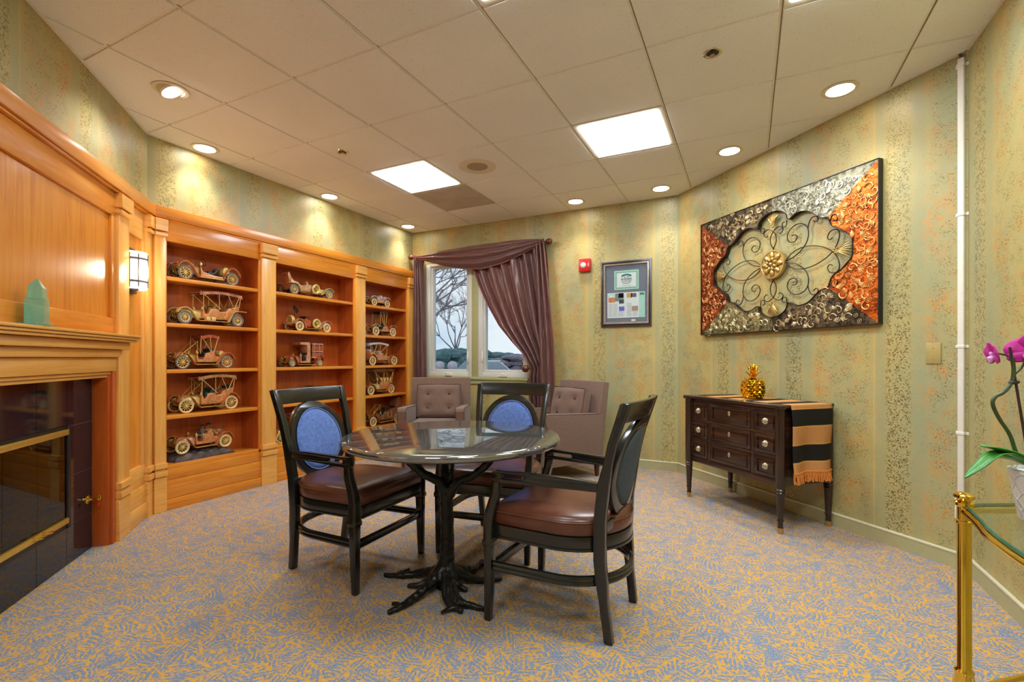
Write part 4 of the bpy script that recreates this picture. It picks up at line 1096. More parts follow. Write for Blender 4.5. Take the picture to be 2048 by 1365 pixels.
def model_car(label, y0, y1, z, R, face, style, tyre='cream', rim='cream', body='copper', hood='copper', fender='copper', seatm='black', roof=None, roofm='tan', W=.145, fat=.007, extras=(), near=-3.803, zs=1.2, group='antique model cars in the bookcases', tilt=0.0, name='model_car'):
    B = abs(y1-y0); w = W/2
    r = thing(name, label, 'model car', (near-w-.010, (y0+y1)/2, z+.0005), -pi/2 if face == 'L' else pi/2, group)
    fx, rx = B/2, -B/2; key = (R, fat, tyre, rim)
    for x in (fx, rx):
        for s in (-1, 1): put_wheel(r, x, s*w, R, key)
    hb = R*.98; hw = w*.56
    b = MB()
    for s in (-1, 1): b.bar((rx-R*.7, s*w*.5, hb), (fx+R*.75, s*w*.5, hb), .007, .009)
    for x in (fx, rx): b.cyl((x, -w, R), (x, w, R), .004, .004, 8)
    for x in (fx, rx):
        for s in (-1, 1): b.tube(smoothpath([(x-R*.8, s*w*.5, hb), (x, s*w*.5, R*.72), (x+R*.8, s*w*.5, hb)], 4), .0035, 6)
    b.ball((rx, 0, R), (.014, .016, .014), 10, 6); b.cyl((rx, 0, R), (B*.1, 0, R*.95), .004, .004, 6)
    b.build('chassis', K['dark'], r)
    H = R*2.05; hx0, hx1 = B*.16, fx+R*.18
    if style == 'buggy': hx0, hx1 = B*.30, fx+R*.1; H = R*1.75
    arch = [(-hw, 0), (hw, 0), (hw, .72), (hw*.72, .93), (0, 1.0), (-hw*.72, .93), (-hw, .72)]
    b = MB(); b.plate([(y, hb+q*(H-hb)) for y, q in arch], [], hx0, hx1, lambda y, zz, d: (d, y*(1-.12*(d-hx0)/(hx1-hx0)), zz - (d-hx0)/(hx1-hx0)*R*.10)); b.build('hood', K[hood], r, bevel=.003)
    b = MB(); b.plate([(y*1.02, hb-.004+q*(H-hb)*.97) for y, q in arch], [[(y*.74, hb+.012+q*(H-hb)*.74) for y, q in arch]], hx1-.001, hx1+.008, lambda y, zz, d: (d, y, zz))
    b.cyl((hx1+.004, 0, H*.965), (hx1+.004, 0, H*1.06), .005, .006, 8); b.build('radiator_shell', K['brassy'], r)
    b = MB(); b.plate([(y*.76, hb+.011+q*(H-hb)*.75) for y, q in arch], [], hx1, hx1+.004, lambda y, zz, d: (d, y, zz)); b.build('radiator_core', K['dark'], r)
    MxR = Matrix.Rotation(pi/2, 4, 'Y').to_3x3()
    for s in (-1, 1):
        b = MB(); b.lathe([(0,0),(.008,.001),(.013,.010),(.016,.024),(.0175,.026),(.0145,.027),(.0,.024)], 14, (hx1+.006, s*w*.60, R*1.62), MxR); b.cyl((hx1+.012, s*w*.55, R*1.05), (hx1+.018, s*w*.6, R*1.4), .0025, .0025, 6); b.build('headlamp', K['brassy'], r)
    # fenders and running boards
    if style != 'buggy':
        for s in (-1, 1):
            ya, yb = s*(w-.020), s*(w+.016)
            ff = sp2([(fx+R*1.05, R*1.55), (fx+R*.72, R*1.98), (fx, R*2.20), (fx-R*.75, R*1.92), (fx-R*1.35, R*1.20), (fx-R*1.85, R*.72)])
            V, F = strip(ff, ya, yb); b = MB(); b.add(V, F); b.build('fender', K[fender], r, angle=60)
            if style == 'flat': rf = sp2([(rx+R*1.45, R*.72), (rx+R*1.15, R*1.3), (rx+R*.7, R*2.0), (rx-R*.1, R*2.2), (rx-R*1.4, R*2.18)])
            else: rf = sp2([(rx+R*1.5, R*.72), (rx+R*1.15, R*1.35), (rx+R*.55, R*2.05), (rx, R*2.22), (rx-R*.7, R*1.98), (rx-R*1.25, R*1.35)])
            V, F = strip(rf, ya, yb); b = MB(); b.add(V, F); b.build('fender', K[fender], r, angle=60)
            b = MB(); b.box(rx+R*1.45, fx-R*1.8, min(ya, yb), max(ya, yb), R*.68, R*.76); b.build('running_board', K['tan' if 'toolbox' in extras else 'brassy'], r, bevel=.001)
    else:
        for s in (-1, 1):
            for x in (fx, rx):
                V, F = strip(sp2([(x+R*.9, R*1.75), (x+R*.4, R*2.12), (x-R*.3, R*2.15), (x-R*1.0, R*1.85)]), s*(w-.016), s*(w+.012)); b = MB(); b.add(V, F); b.build('fender', K[fender], r, angle=60)
    # tubs
    bw = w*.80
    if style in ('tourer', 'flat'):
        prof = [(hx0, hb), (hx0, H*1.02), (hx0-.012, H*1.06), (hx0-.02, H*.80), (hx0-B*.10, H*.78), (hx0-B*.15, H*1.12), (hx0-B*.30, H*1.14), (hx0-B*.33, H*.98), (hx0-B*.45, H*1.0), (hx0-B*.50, H*1.22), (rx-R*.35, H*1.40), (rx-R*.52, H*1.36), (rx-R*.30, hb)]
        b = MB(); b.plate(prof, [], -bw, bw, xz); b.build('body', K[body], r, bevel=.004)
        for s in (-1, 1):
            b = MB(); b.tube(smoothpath([(hx0-B*.30, s*(bw+.001), H*1.12), (hx0-B*.32, s*(bw+.001), hb+.02), (hx0-B*.44, s*(bw+.001), hb+.02), (hx0-B*.46, s*(bw+.001), H*.98)], 4), .002, 5); b.build('door_bead', K['gold'], r)
        seat(r, hx0-B*.24, H*.92, bw*.86, R*1.05, seatm); seat(r, rx-R*.02, H*.98, bw*.86, R*1.15, seatm)
    elif style == 'speedster':
        prof = [(hx0, hb), (hx0, H*.98), (hx0-.02, H*.70), (hx0-B*.30, H*.56), (rx-R*.5, H*.56), (rx-R*.5, hb-.004)]
        b = MB(); b.plate(prof, [], -bw*.9, bw*.9, xz); b.build('body', K[body], r, bevel=.003)
        for s in (-1, 1): seat(r, hx0-B*.36, H*.56, bw*.42, R*.95, seatm, .45, .06) if s < 0 else None
        b = MB(); b.cyl((rx+R*.75, -bw*.85, H*.88), (rx+R*.75, bw*.95, H*.88), R*.48, R*.48, 20); b.build('fuel_drum', K['gold'], r)
        b = MB(); b.box(rx-R*.55, rx+R*.15, -bw*.7, bw*.7, H*.58, H*.92); b.build('trunk', K['tan'], r, bevel=.003)
        b = MB(); b.box(rx+R*1.55, fx-R*2.0, w*.55, w+.012, R*.76, R*1.05); b.build('side_box', K['pink'], r, bevel=.003)
    elif style in ('runabout', 'buggy'):
        sx = hx0-B*(.30 if style == 'runabout' else .42)
        prof = [(hx0, hb), (hx0, H*1.02), (hx0-.008, H*1.04), (hx0-.014, H*.66), (sx+.05, H*.62), (sx+.035, H*1.02), (sx-.03, H*1.18), (sx-.045, H*.86), (rx-R*.55, H*.80), (rx-R*.62, hb)]
        b = MB(); b.plate(prof, [], -bw*.9, bw*.9, xz); b.build('body', K[body], r, bevel=.004)
        seat(r, sx-.005, H*.80, bw*.8, R*1.15, seatm)
        if 'drum' in extras:
            b = MB(); b.cyl((rx+R*.55, -bw*.8, H*1.02), (rx+R*.55, bw*.85, H*1.02), R*.36, R*.36, 18); b.build('fuel_drum', K['gold'], r)
        if 'rearseat' in extras: seat(r, rx+R*.2, H*.82, bw*.75, R*1.0, seatm)
    elif style == 'truck':
        cx0 = hx0-B*.30
        prof = [(hx0, hb), (hx0, H*1.05), (hx0-.01, H*1.05), (hx0-.012, hb+.01), (cx0+.025, hb+.01), (cx0+.03, H*1.0), (cx0+.012, H*1.25), (cx0+.02, R*4.0), (hx0+.004, R*4.05), (hx0+.002, R*4.45), (cx0-.008, R*4.5), (cx0-.02, R*4.2), (cx0-.02, hb)]
        b = MB(); b.plate(prof, [], -bw*.95, bw*.95, xz); b.build('cab', K[body], r, bevel=.004)
        seat(r, cx0+.012, hb+.02, bw*.8, R*1.3, seatm)
        x1 = cx0-.028; x0_ = rx-R*1.15
        b = MB(); b.box(x0_, x1, -w*1.0, w*1.0, H*.88, H*.98); b.build('bed', K['pink'], r, bevel=.002)
        b = MB()
        for x in (x0_+.003, (x0_+x1)/2-.02, (x0_+x1)/2+.04, x1-.003):
            for s in (-1, 1): b.bar((x, s*w*.97, H*.98), (x, s*w*.97, R*4.25), .005, .005)
        for zz in (R*2.95, R*4.2):
            for s in (-1, 1): b.bar((x0_, s*w*.97, zz), (x1, s*w*.97, zz), .005, .007)
        b.box(x0_, x1, -w*.97, w*.97, R*4.22, R*4.32)
        b.build('stake_frame', K['pink'], r, bevel=.001)
        for row in (0, 1):
            for k in range(3):
                xa = x0_+.008+(x1-x0_-.016)*k/3; xb = x0_+.008+(x1-x0_-.016)*(k+.92)/3; zz = H*1.0+row*R*1.12
                b = MB(); b.box(xa, xb, -w*.9, w*.9, zz, zz+R*.62)
                c = b.build('bottle_crate', K['rust'], r, bevel=.001)
                b = MB()
                for ii in range(4):
                    for s in (-1, 1): b.cyl((xa+(xb-xa)*(ii+.5)/4, s*w*.78, zz+R*.5), (xa+(xb-xa)*(ii+.5)/4, s*w*.78, zz+R*.98), .004, .0025, 6)
                b.build('bottle', K['crate'], c)
        b = MB(); b.box(rx-R*1.3, rx-R*1.15, w*.6, w*.95, R*1.3, R*1.8); b.build('tail_lamp', K['brassy'], r, bevel=.002)
    elif style == 'wagon':
        b = MB(); b.plate([(hx0, hb), (hx0, H*1.02), (hx0-.015, H*.8), (hx0-B*.15, H*.8), (hx0-B*.18, H*1.25), (rx-R*.7, H*1.25), (rx-R*.75, hb)], [], -bw, bw, xz); b.build('body', K[body], r, bevel=.003)
        b = MB(); b.box(hx0-B*.10, hx0+.02, -bw*1.02, bw*1.02, hb+.01, H*1.05); b.build('side_sign', K['gold'], r, bevel=.002)
        seat(r, hx0-B*.2, H*.85, bw*.8, R*1.0, seatm)
        for k in range(4):
            for s in (-1, 1):
                b = MB(); x = hx0-B*.28-B*.15*k; b.lathe([(0,0),(.013,0),(.014,.028),(.008,.036),(.008,.044),(.011,.046),(0,.047)], 12, (x, s*bw*.62, H*1.25)); b.build('milk_can', K['brassy'], r)
    # screens, steering, lanterns
    b = MB(); b.tube([((hx0-B*.10)+.011*cos(2*pi*k/16), .6*hw+.022*sin(2*pi*k/16), H*1.22+.019*cos(2*pi*k/16)) for k in range(16)], .0022, 5, True); b.cyl((hx0-B*.10, .6*hw, H*1.22), (hx0+.01, .6*hw, H*.92), .002, .002, 6); b.build('steering_wheel', K['dark'], r)
    if 'screen' in extras:
        b = MB(); t = H*1.0; zt = H*1.75
        for s in (-1, 1): b.cyl((hx0-.004, s*bw*.8, t), (hx0-.010, s*bw*.8, zt), .002, .002, 6); b.cyl((fx-R*.2, s*bw*.5, H*.9), (hx0-.010, s*bw*.8, zt), .0015, .0015, 5)
        b.cyl((hx0-.010, -bw*.8, zt), (hx0-.010, bw*.8, zt), .002, .002, 6); b.build('windscreen_frame', K['brassy'], r)
    for s in (-1, 1):
        b = MB(); b.box(hx0-.008, hx0+.010, s*bw*.92-.008, s*bw*.92+.008, H*.98, H*1.12); b.lathe([(.008,0),(.005,.004),(.005,.009),(.0,.011)], 8, (hx0+.001, s*bw*.92, H*1.12)); b.build('side_lantern', K['brassy'], r, bevel=.0015)
    # roofs
    if roof:
        a0, a1, zt = {'long': (rx-R*.75, hx0+.03, R*4.35), 'half': (hx0-B*.48, hx0-B*.06, R*4.3), 'surrey': (rx+R*.2, hx0+.055, R*4.6), 'rack': (rx-R*.9, hx0+.06, R*4.55)}[roof]
        rw = w*.98; L_ = a1-a0
        if roof == 'rack':
            b = MB(); b.box(a0, a1, -rw, rw, zt-.004, zt); b.build('roof', K[roofm], r, bevel=.001)
            b = MB()
            for k in range(19):
                for s in (-1, 1): x = a0+L_*k/18; b.cyl((x, s*rw, zt), (x, s*rw, zt+R*.55), .0016, .0016, 5)
            for s in (-1, 1): b.cyl((a0, s*rw, zt+R*.55), (a1, s*rw, zt+R*.55), .0022, .0022, 6)
            b.build('roof_rail', K['brassy'], r)
        else:
            tz = lambda x: zt + R*.34*sin(pi*min(1, max(0, (x-a0)/L_*.9+.08)))
            V, F = strip([(a0+L_*k/12, tz(a0+L_*k/12)) for k in range(13)], -rw, rw, .004); b = MB(); b.add(V, F)
            b.map(lambda x, y, z_: (x, y, z_ - .010*(y/rw)**2))
            rt = b.build('roof', K[roofm], r, angle=60)
            b = MB()
            for s in (-1, 1):
                V, F = strip([(a0+L_*k/12, tz(a0+L_*k/12)-.018) for k in range(13)], s*rw-.002, s*rw+.002, .018); b.add(V, F)
            V, F = strip([(a0-.001, tz(a0)-.004), (a0-.006, zt-R*.55)], -rw, rw, .003)
            if roof == 'long': b.add(V, F)
            b.build('valance', K[roofm], rt, angle=60)
        b = MB()
        for s in (-1, 1):
            yy = s*rw*.97; zb = H*1.1
            if roof == 'half': ps = [((hx0-B*.36, zb), (a0+.004, zt)), ((hx0-B*.30, zb), (hx0-B*.27, zt+.008)), ((hx0-B*.30, zb), (a1-.004, zt)), ((hx0-B*.05, H), (a1-.002, zt))]
            elif roof == 'surrey': ps = [((rx+R*1.0, zb), (a0+.005, zt)), ((rx+R*1.0, zb), (a0+L_*.5, zt)), ((fx-R*.6, zb*.8), (a1-.01, zt)), ((rx+R*1.6, zb), (a0+L_*.32, zt))]
            else: ps = [((rx-R*.3, H*1.3), (a0+.006, zt)), ((rx+R*.5, H*1.2), (a0+.012, zt)), ((rx+R*.5, H*1.2), (rx+R*1.5, zt)), ((hx0-B*.30, H*1.1), (hx0-B*.30, zt)), ((hx0-B*.34, H*1.1), (a1-.006, zt)), ((hx0, H), (a1-.03, zt))]
            for (xa, za), (xb, zb_) in ps:
                b = MB(); b.cyl((xa, yy, za), (xb, yy, zb_), .0022, .0022, 6); b.build('roof_post', K['gold'], r)
    if 'folded' in extras:
        b = MB(); b.plate(sp2([(rx-R*.1, H*1.35), (rx-R*.2, H*2.1), (rx-R*1.0, H*2.2), (rx-R*1.5, H*1.8), (rx-R*1.1, H*1.3), (rx-R*.5, H*1.15)], 3), [], -w*.95, w*.95, xz); b.build('folded_top', K['brown'], r, bevel=.006)
    if 'spare_side' in extras: put_wheel(r, hx0-B*.06, w*1.0 if face == 'L' else -w*1.0, R*1.62, (R*1.02, fat*1.3, 'gold', 'brassy'), (radians(8), 0, 0), 'spare_wheel')
    if 'spares_rear' in extras:
        for k in range(2): put_wheel(r, rx-R*.75-k*.017, 0, R*2.0, (R*.98, fat*1.3, 'gold', 'gold'), (0, radians(12), pi/2), 'spare_wheel')
    if 'boat' in extras:
        b = MB(); b.plate(sp2([(rx+R*.6, H*.9), (rx+R*.1, H*1.3), (rx-R*.5, H*2.0), (rx-R*.85, H*2.02), (rx-R*.9, H*1.75), (rx-R*.5, H*1.1), (rx-R*.2, H*.85)], 3), [], -bw*.8, bw*.8, xz); b.build('raised_tail', K['pink'], r, bevel=.004)
    if 'toolbox' in extras:
        b = MB(); b.box(-.02, .012, w*.7, w+.014, R*.77, R*1.25); b.box(.022, .052, w*.7, w+.014, R*.77, R*1.22); b.build('tool_box', K['gold'], r, bevel=.002)
    if 'flag' in extras:
        b = MB(); b.obox((rx+R*.5, .01, R*3.9), (.026, 0, -.02), (0, .002, 0), (.010, 0, .013)); b.cyl((rx+R*.1, .01, R*2.0), (rx+R*.2, .01, R*4.4), .0016, .0016, 5); b.build('pennant', K['dark'], r)
    for o in r.children:
        if not o.name.startswith(('wheel', 'chassis')): o.scale = (1, 1, zs); o.location.z += (1-zs)*R if not o.name.startswith('spare') else 0
        if o.name.startswith('spare'): o.scale = (1, 1, 1); o.location.z += (zs-1)*(o.location.z-R)
    return r
S1, S2, S3, S4, S5 = 1.695, 1.357, 1.016, .680, .320
model_car('open speedster model with round drum tank on the top shelf nearest the fireplace', 2.150, 2.517, S1, .054, 'L', 'speedster', 'grey', 'gold', 'copper', 'tan', 'copper', 'black', fat=.007, zs=1.32)
model_car('copper touring model with patchwork canopy and fat grey tyres, second shelf from top', 2.146, 2.560, S2, .053, 'L', 'flat', 'grey', 'gold', 'copper', 'gold', 'gold', 'olive', 'long', 'canvas', fat=.010, extras=('toolbox',))
model_car('brass hooded runabout model with small half roof, third shelf of the first bookcase', 2.130, 2.470, S3, .052, 'L', 'runabout', 'grey', 'gold', 'copper', 'brassy', 'copper', 'black', 'half', 'rust', fat=.006, extras=('drum', 'screen'))
model_car('copper touring model with cream tyres and dark green seats, fourth shelf', 2.156, 2.508, S4, .055, 'L', 'tourer', 'cream', 'gold', 'copper', 'gold', 'copper', 'green', 'long', 'tan', fat=.006, extras=('screen',))
model_car('open roadster model with a gold spare wheel on its side, facing right', 3.534, 3.117, S1, .050, 'R', 'flat', 'grey', 'gold', 'pink', 'gold', 'gold', 'tan', fat=.008, extras=('spare_side', 'boat'), zs=1.0)
model_car('racer model with two gold spare tyres at the back, middle bookcase', 3.505, 3.178, S2, .047, 'R', 'runabout', 'cream', 'cream', 'rust', 'gold', 'pink', 'dark', extras=('spares_rear', 'spare_side', 'flag'))
model_car('model delivery truck loaded with bottle crates', 3.095, 3.415, S3, .037, 'L', 'truck', 'grey', 'gold', 'pink', 'copper', 'rust', 'dark', extras=(), W=.14, zs=1.55, name='model_truck')
model_car('open runabout model with black seats just above the left chair back', 3.150, 3.480, S4, .046, 'L', 'runabout', 'cream', 'cream', 'copper', 'brown', 'rust', 'black', extras=('rearseat',))
model_car('model car mostly hidden behind the left chair, on the lowest middle shelf', 2.975, 3.411, S5, .052, 'L', 'tourer', 'gold', 'gold', 'pink', 'brassy', 'copper', 'black', 'long', 'canvas', fat=.005)
model_car('small open buggy model with white seats, top shelf by the window', 4.188, 4.408, S1, .043, 'L', 'buggy', 'cream', 'gold', 'pink', 'dark', 'white', 'white', W=.12, extras=('rearseat',), zs=1.4)
model_car('tall buggy model with dark surrey roof, second shelf by the window', 4.216, 4.508, S2, .053, 'L', 'buggy', 'cream', 'cream', 'copper', 'rust', 'pink', 'green', 'half', 'black', W=.13, zs=1.28)
model_car('touring model with white roof facing right, third shelf by the window', 4.530, 4.162, S3, .054, 'R', 'tourer', 'cream', 'gold', 'copper', 'brassy', 'rust', 'white', 'long', 'white', W=.13, zs=1.1)
model_car('wagon model with a slatted roof rack and brass milk cans', 4.135, 4.477, S4, .054, 'L', 'wagon', 'cream', 'gold', 'copper', 'purple', 'rust', 'purple', 'rack', 'dark', W=.13, zs=1.05, name='model_wagon')
model_car('dark copper touring model with folded top, lowest shelf by the window', 4.172, 4.582, S5, .054, 'L', 'tourer', 'cream', 'gold', 'brown', 'brown', 'brown', 'black', W=.13, extras=('folded', 'screen'), zs=1.3)

# diorama: a picnic party in an open car on a rocky base
rd = model_car('model car with figures on a dark rocky base, lowest shelf by the fireplace', 2.135, 2.466, S5+.052, .052, 'L', 'runabout', 'cream', 'gold', 'copper', 'pink', 'copper', 'tan', extras=(), name='model_car_diorama', near=-3.815)
random.seed(21)
def rock(u, v):
    x = -.235 + .47*u; y = -.095+.19*v
    e = min(u, 1-u, v, 1-v); h = .034*min(1, e*9)**.5
    return (x*(1-.04*sin(9*v)), y*(1-.06*sin(7*u)), -.0525 + h*1.35 + (.010*sin(31*u+3*v)*sin(23*v) if e > .05 else 0))
b = MB(); b.grid(rock, 40, 16); b.box(-.228, .228, -.09, .09, -.0523, -.040); b.build('rocky_base', K['rock'], rd, normals=False, angle=25)
b = MB(); V, F = strip(sp2([(.165+.05*cos(t), .07+.05*sin(t)) for t in (0, .5, 1, 1.5, 2, 2.6)]), -.012, .012)
def figurine(loc, lean, sc, mat, hat):
    b = MB()
    def P(x, z, y=0): return (loc[0]+(x*cos(lean)-z*sin(lean))*sc, loc[1]+y*sc, loc[2]+(x*sin(lean)+z*cos(lean))*sc)
    b.tube([P(0,0), P(-.004,.02), P(0,.042), P(.002,.05)], [.013*sc, .013*sc, .015*sc, .006*sc], 8)
    for s in (-1, 1):
        b.tube([P(0,.0,s*.007), P(.03,.004,s*.009), P(.036,-.03,s*.009), P(.046,-.034,s*.009)], [.009*sc, .007*sc, .005*sc, .004*sc], 7)
        b.tube([P(0,.042,s*.014), P(.008,.022,s*.020), P(.026,.020,s*.012)], [.005*sc, .0045*sc, .0035*sc], 6)
    f = b.build('figurine', K[mat], rd, angle=70)
    b = MB(); b.ball(P(.003,.060), (.0085*sc,.0075*sc,.010*sc), 10, 8); b.ball(P(.0115,.060), .0022*sc, 6, 4); b.build('head', K['skin'], f)
    b = MB(); b.lathe([(.020*sc,0),(.019*sc,.002),(.009*sc,.003),(.008*sc,.010*sc),(0,.011*sc)], 14, P(.001,.066)); b.build('hat', K[hat], f)
figurine((.0, .02, .115), .25, 1.15, 'cloth1', 'dark'); figurine((-.05, -.02, .125), .5, 1.15, 'rust', 'dark'); figurine((-.115, .015, .115), 1.0, 1.1, 'tan', 'purple')
# ------------------------------------------------------------------ ceiling fixtures
def panel_light(i, j, label):
    x, y = GX+T*i+T/2, GY+T*j+T/2; h = T/2-G
    r = thing('ceiling_panel_light', label, 'ceiling light', (x, y, CZ), 0, 'square ceiling light panels')
    b = MB(); b.plate([(-h,-h),(h,-h),(h,h),(-h,h)], [[(-h+.03,-h+.03),(h-.03,-h+.03),(h-.03,h-.03),(-h+.03,h-.03)]], -.001, .022, lambda x, y, d: (x, y, d)); b.build('frame', M['can_trim'], r, smooth=False)
    b = MB(); b.box(-h+.03, h-.03, -h+.03, h-.03, -.006, .012); b.build('diffuser', M['panel_light'], r, smooth=False)
panel_light(2, 2, 'glowing square ceiling panel over the dresser side of the room')
panel_light(-1, 2, 'glowing square ceiling panel nearest the bookcases')
panel_light(2, -1, 'ceiling panel light cut by the top middle edge of the picture')
panel_light(4, 0, 'ceiling panel light cut by the top right edge of the picture')
panel_light(2, -4, 'added unseen ceiling panel for fill, behind the viewer')  # this and the next panel are unseen, added as room fill
panel_light(4, -3, 'added unseen ceiling panel for fill, behind the viewer near the right wall')
def downlight(x, y, label, aim=None):
    r = thing('recessed_downlight', label, 'downlight', (x, y, CZ), 0, 'round recessed downlights along the walls')
    b = MB(); b.lathe([(.068, .002), (.088, .0), (.094, -.004), (.090, -.007), (.072, -.006), (.066, .004), (.066, .012)], 32); b.build('trim_ring', M['can_trim'], r)
    if aim:
        q = Matrix.Rotation(radians(28), 3, Vector((-aim[1], aim[0], 0)).normalized())
        b = MB(); b.lathe([(.066, .02), (.066, -.012), (.056, -.018), (.052, -.012), (.052, .02)], 28, (0,0,0), q); b.build('eyeball', M['can_trim'], r)
        b = MB(); b.lathe([(0, -.010), (.052, -.010), (.052, -.006), (0, -.006)], 24, (0,0,0), q); b.build('lamp', M['can_light'], r)
    else:
        b = MB(); b.lathe([(0, -.0005), (.066, -.0005), (.066, .004), (0, .004)], 28); b.build('lamp', M['can_light'], r)
    ld = bpy.data.lights.new('downlight_beam', 'SPOT'); ld.energy = CAN_POWER; ld.spot_size = radians(105); ld.spot_blend = .9; ld.shadow_soft_size = .06; ld.color = (1, .95, .86)
    lo = bpy.data.objects.new('downlight_beam', ld); COL.objects.link(lo); lo.parent = r; lo.location = (0, 0, -.03)
    if aim: lo.rotation_euler = Vector((aim[0]*.5, aim[1]*.5, -1)).to_track_quat('-Z', 'Y').to_euler()
downlight(-3.046, 1.634, 'tilted eyeball downlight over the fireplace wall', (-.7, -.7))
for x, y, t in ((-3.668, 2.206, 'downlight above the first bookcase'), (-3.665, 3.401, 'downlight above the middle bookcase'), (-3.655, 4.592, 'downlight in the corner above the left curtain'),
             (-1.555, 4.607, 'downlight above the red fire alarm'), (-.722, 4.606, 'downlight above the framed certificate, by the wall corner'), (-.122, 4.004, 'downlight above the left end of the metal wall art'), (.489, 3.375, 'large looking downlight above the right end of the metal wall art')):
    downlight(x, y, t)
def sprinkler(x, y, label):
    r = thing('sprinkler_head', label, 'sprinkler', (x, y, CZ), 0, 'ceiling sprinklers')
    b = MB(); b.lathe([(.030, -.0006), (.032, -.003), (.044, -.004), (.047, -.0005)], 28); b.build('escutcheon', M['chrome'], r)
    b = MB(); b.lathe([(0, -.0005), (.030, -.0005), (.030, -.0022), (0, -.0022)], 20); b.build('recess', M['black_metal'], r)
    b = MB(); b.cyl((0,0,-.002), (0,0,-.014), .006, .005, 10); b.lathe([(0, -.016), (.014, -.016), (.014, -.014), (0, -.013)], 16); b.bar((-.011,0,.004), (-.004,0,-.014), .003, .003); b.bar((.011,0,.004), (.004,0,-.014), .003, .003); b.build('deflector', M['chrome'], r)
sprinkler(-.162, 2.68, 'sprinkler head in the right half of the ceiling')
sprinkler(-2.785, 2.712, 'sprinkler head near the bookcases')
r = thing('ceiling_speaker', 'round white ceiling speaker grille between the two light panels', 'speaker', (-1.997, 3.409, CZ))
b = MB(); b.lathe([(0, -.001), (.085, -.002), (.09, -.006), (.145, -.006), (.155, -.001), (.155, .003), (0, .003)], 44); b.build('bezel', M['can_trim'], r)
b = MB(); b.lathe([(0, -.005), (.07, -.005), (.084, -.003), (.084, -.001), (0, -.001)], 36); b.build('grille', plain('speaker_mesh', rgb(176,158,136), .12, 300, .8, 600, rough=.7), r)

# ------------------------------------------------------------------ wall lamp
o = along((C1[0]+.006*cos(pi/4), C1[1]+.006*sin(pi/4)), .292, R45)
r = thing('wall_sconce', 'wall lamp with frosted half round glass and pewter bars', 'wall lamp', (*o, 1.665), R45)
b = MB(); b.box(-.055, .055, 0, .020, -.145, .145); b.build('back_plate', M['pewter'], r, bevel=.004)
def halfcyl(R0, z0, z1, a0=0, a1=180, t=.004, n=20, off=.022):
    out = [(R0*cos(radians(a0+(a1-a0)*k/n)), off+R0*.95*sin(radians(a0+(a1-a0)*k/n))) for k in range(n+1)]
    inn = [((R0-t)*cos(radians(a0+(a1-a0)*k/n)), off+(R0-t)*.95*sin(radians(a0+(a1-a0)*k/n))) for k in range(n, -1, -1)]
    b = MB(); b.plate(out+inn, [], z0, z1, lambda x, y, d: (x, y, d)); return b
halfcyl(.072, -.120, .122).build('glass_shade', M['shade_glow'], r, angle=50)
for z in (.076, -.070): halfcyl(.078, z-.006, z+.006, 0, 180, .004).build('band', M['pewter'], r)
for a in (38, 90, 142):
    b = MB(); x, y = .080*cos(radians(a)), .022+.080*.95*sin(radians(a)); b.cyl((x, y, -.105), (x, y, .105), .003, .003, 8); b.build('bar', M['pewter'], r)
for s in (-1, 1):
    b = MB(); b.cyl((s*.072, .024, -.11), (s*.072, .024, .11), .0035, .0035, 8); b.build('bar', M['pewter'], r)
b = MB(); b.tube(smoothpath([(.03, .0, -.125), (.05, .03, -.128), (.04, .06, -.124)], 4), .005, 8); b.build('arm', M['pewter'], r)
ld = bpy.data.lights.new('sconce_bulb', 'POINT'); ld.energy = 5; ld.color = (1, .88, .66); ld.shadow_soft_size = .05
lo = bpy.data.objects.new('sconce_bulb', ld); COL.objects.link(lo); lo.parent = r; lo.location = (0, .118, 0)

# ------------------------------------------------------------------ curtains
def satin():
    m, n, l, bb = new_mat('plum_brown_satin'); sset(bb, rough=.30, sheen=.2, spec=.8)
    t = noise(n, l, coords(n, l, 'Object', (40, 40, 3)), 2, 3)
    l.new(ramp(n, l, t.outputs['Fac'], [(.3, rgb(92,66,64)), (.7, rgb(140,104,96))]), bb.inputs['Base Color'])
    tr = n.new('ShaderNodeBsdfTranslucent'); tr.inputs['Color'].default_value = rgb(255,124,72)
    mx = n.new('ShaderNodeMixShader'); mx.inputs[0].default_value = .33
    l.new(bb.outputs[0], mx.inputs[1]); l.new(tr.outputs[0], mx.inputs[2]); l.new(mx.outputs[0], n['Material Output'].inputs['Surface'])
    return m
M['satin'] = satin()
M['rod'] = plain('oil_rubbed_bronze', rgb(56,34,26), .2, rough=.35, metal=.5); M['finial'] = plain('amber_bronze_ball', rgb(104,58,36), .2, rough=.25, metal=.3)
RY = 4.775
r = thing('curtain_rod', 'dark bronze curtain rod with ribbed ball finials over the window', 'curtain rod', (-2.83, RY, 2.352))
b = MB(); b.cyl((-.86, 0, 0), (.86, 0, 0), .011, .011, 14); b.build('pole', M['rod'], r)
My90 = Matrix.Rotation(pi/2, 3, 'Y')
for s in (-1, 1):
    b = MB(); b.lathe([(0, .86), (.011, .862), (.018, .868), (.010, .876), (.012, .884), (.024, .893), (.031, .908), (.034, .922), (.031, .938), (.022, .950), (.008, .957), (0, .958)], 22, (0,0,0), My90)
    b.map(lambda x, y, z: (x*s, y, z)); b.build('finial', M['finial'], r)
    b = MB(); b.bar((s*.80, .0, 0), (s*.80, .088, -.02), .012, .014); b.box(s*.80-.012, s*.80+.012, .080, .089, -.06, .03); b.build('bracket', M['rod'], r)
def cloth(name, fn, nu, nv, label, parts=None):
    b = MB(); b.grid(fn, nu, nv); o = b.build(name, M['satin'], None, normals=False, angle=85)
    sm = o.modifiers.new('thickness', 'SOLIDIFY'); sm.thickness = .002
    return tag(o, label, 'curtain')
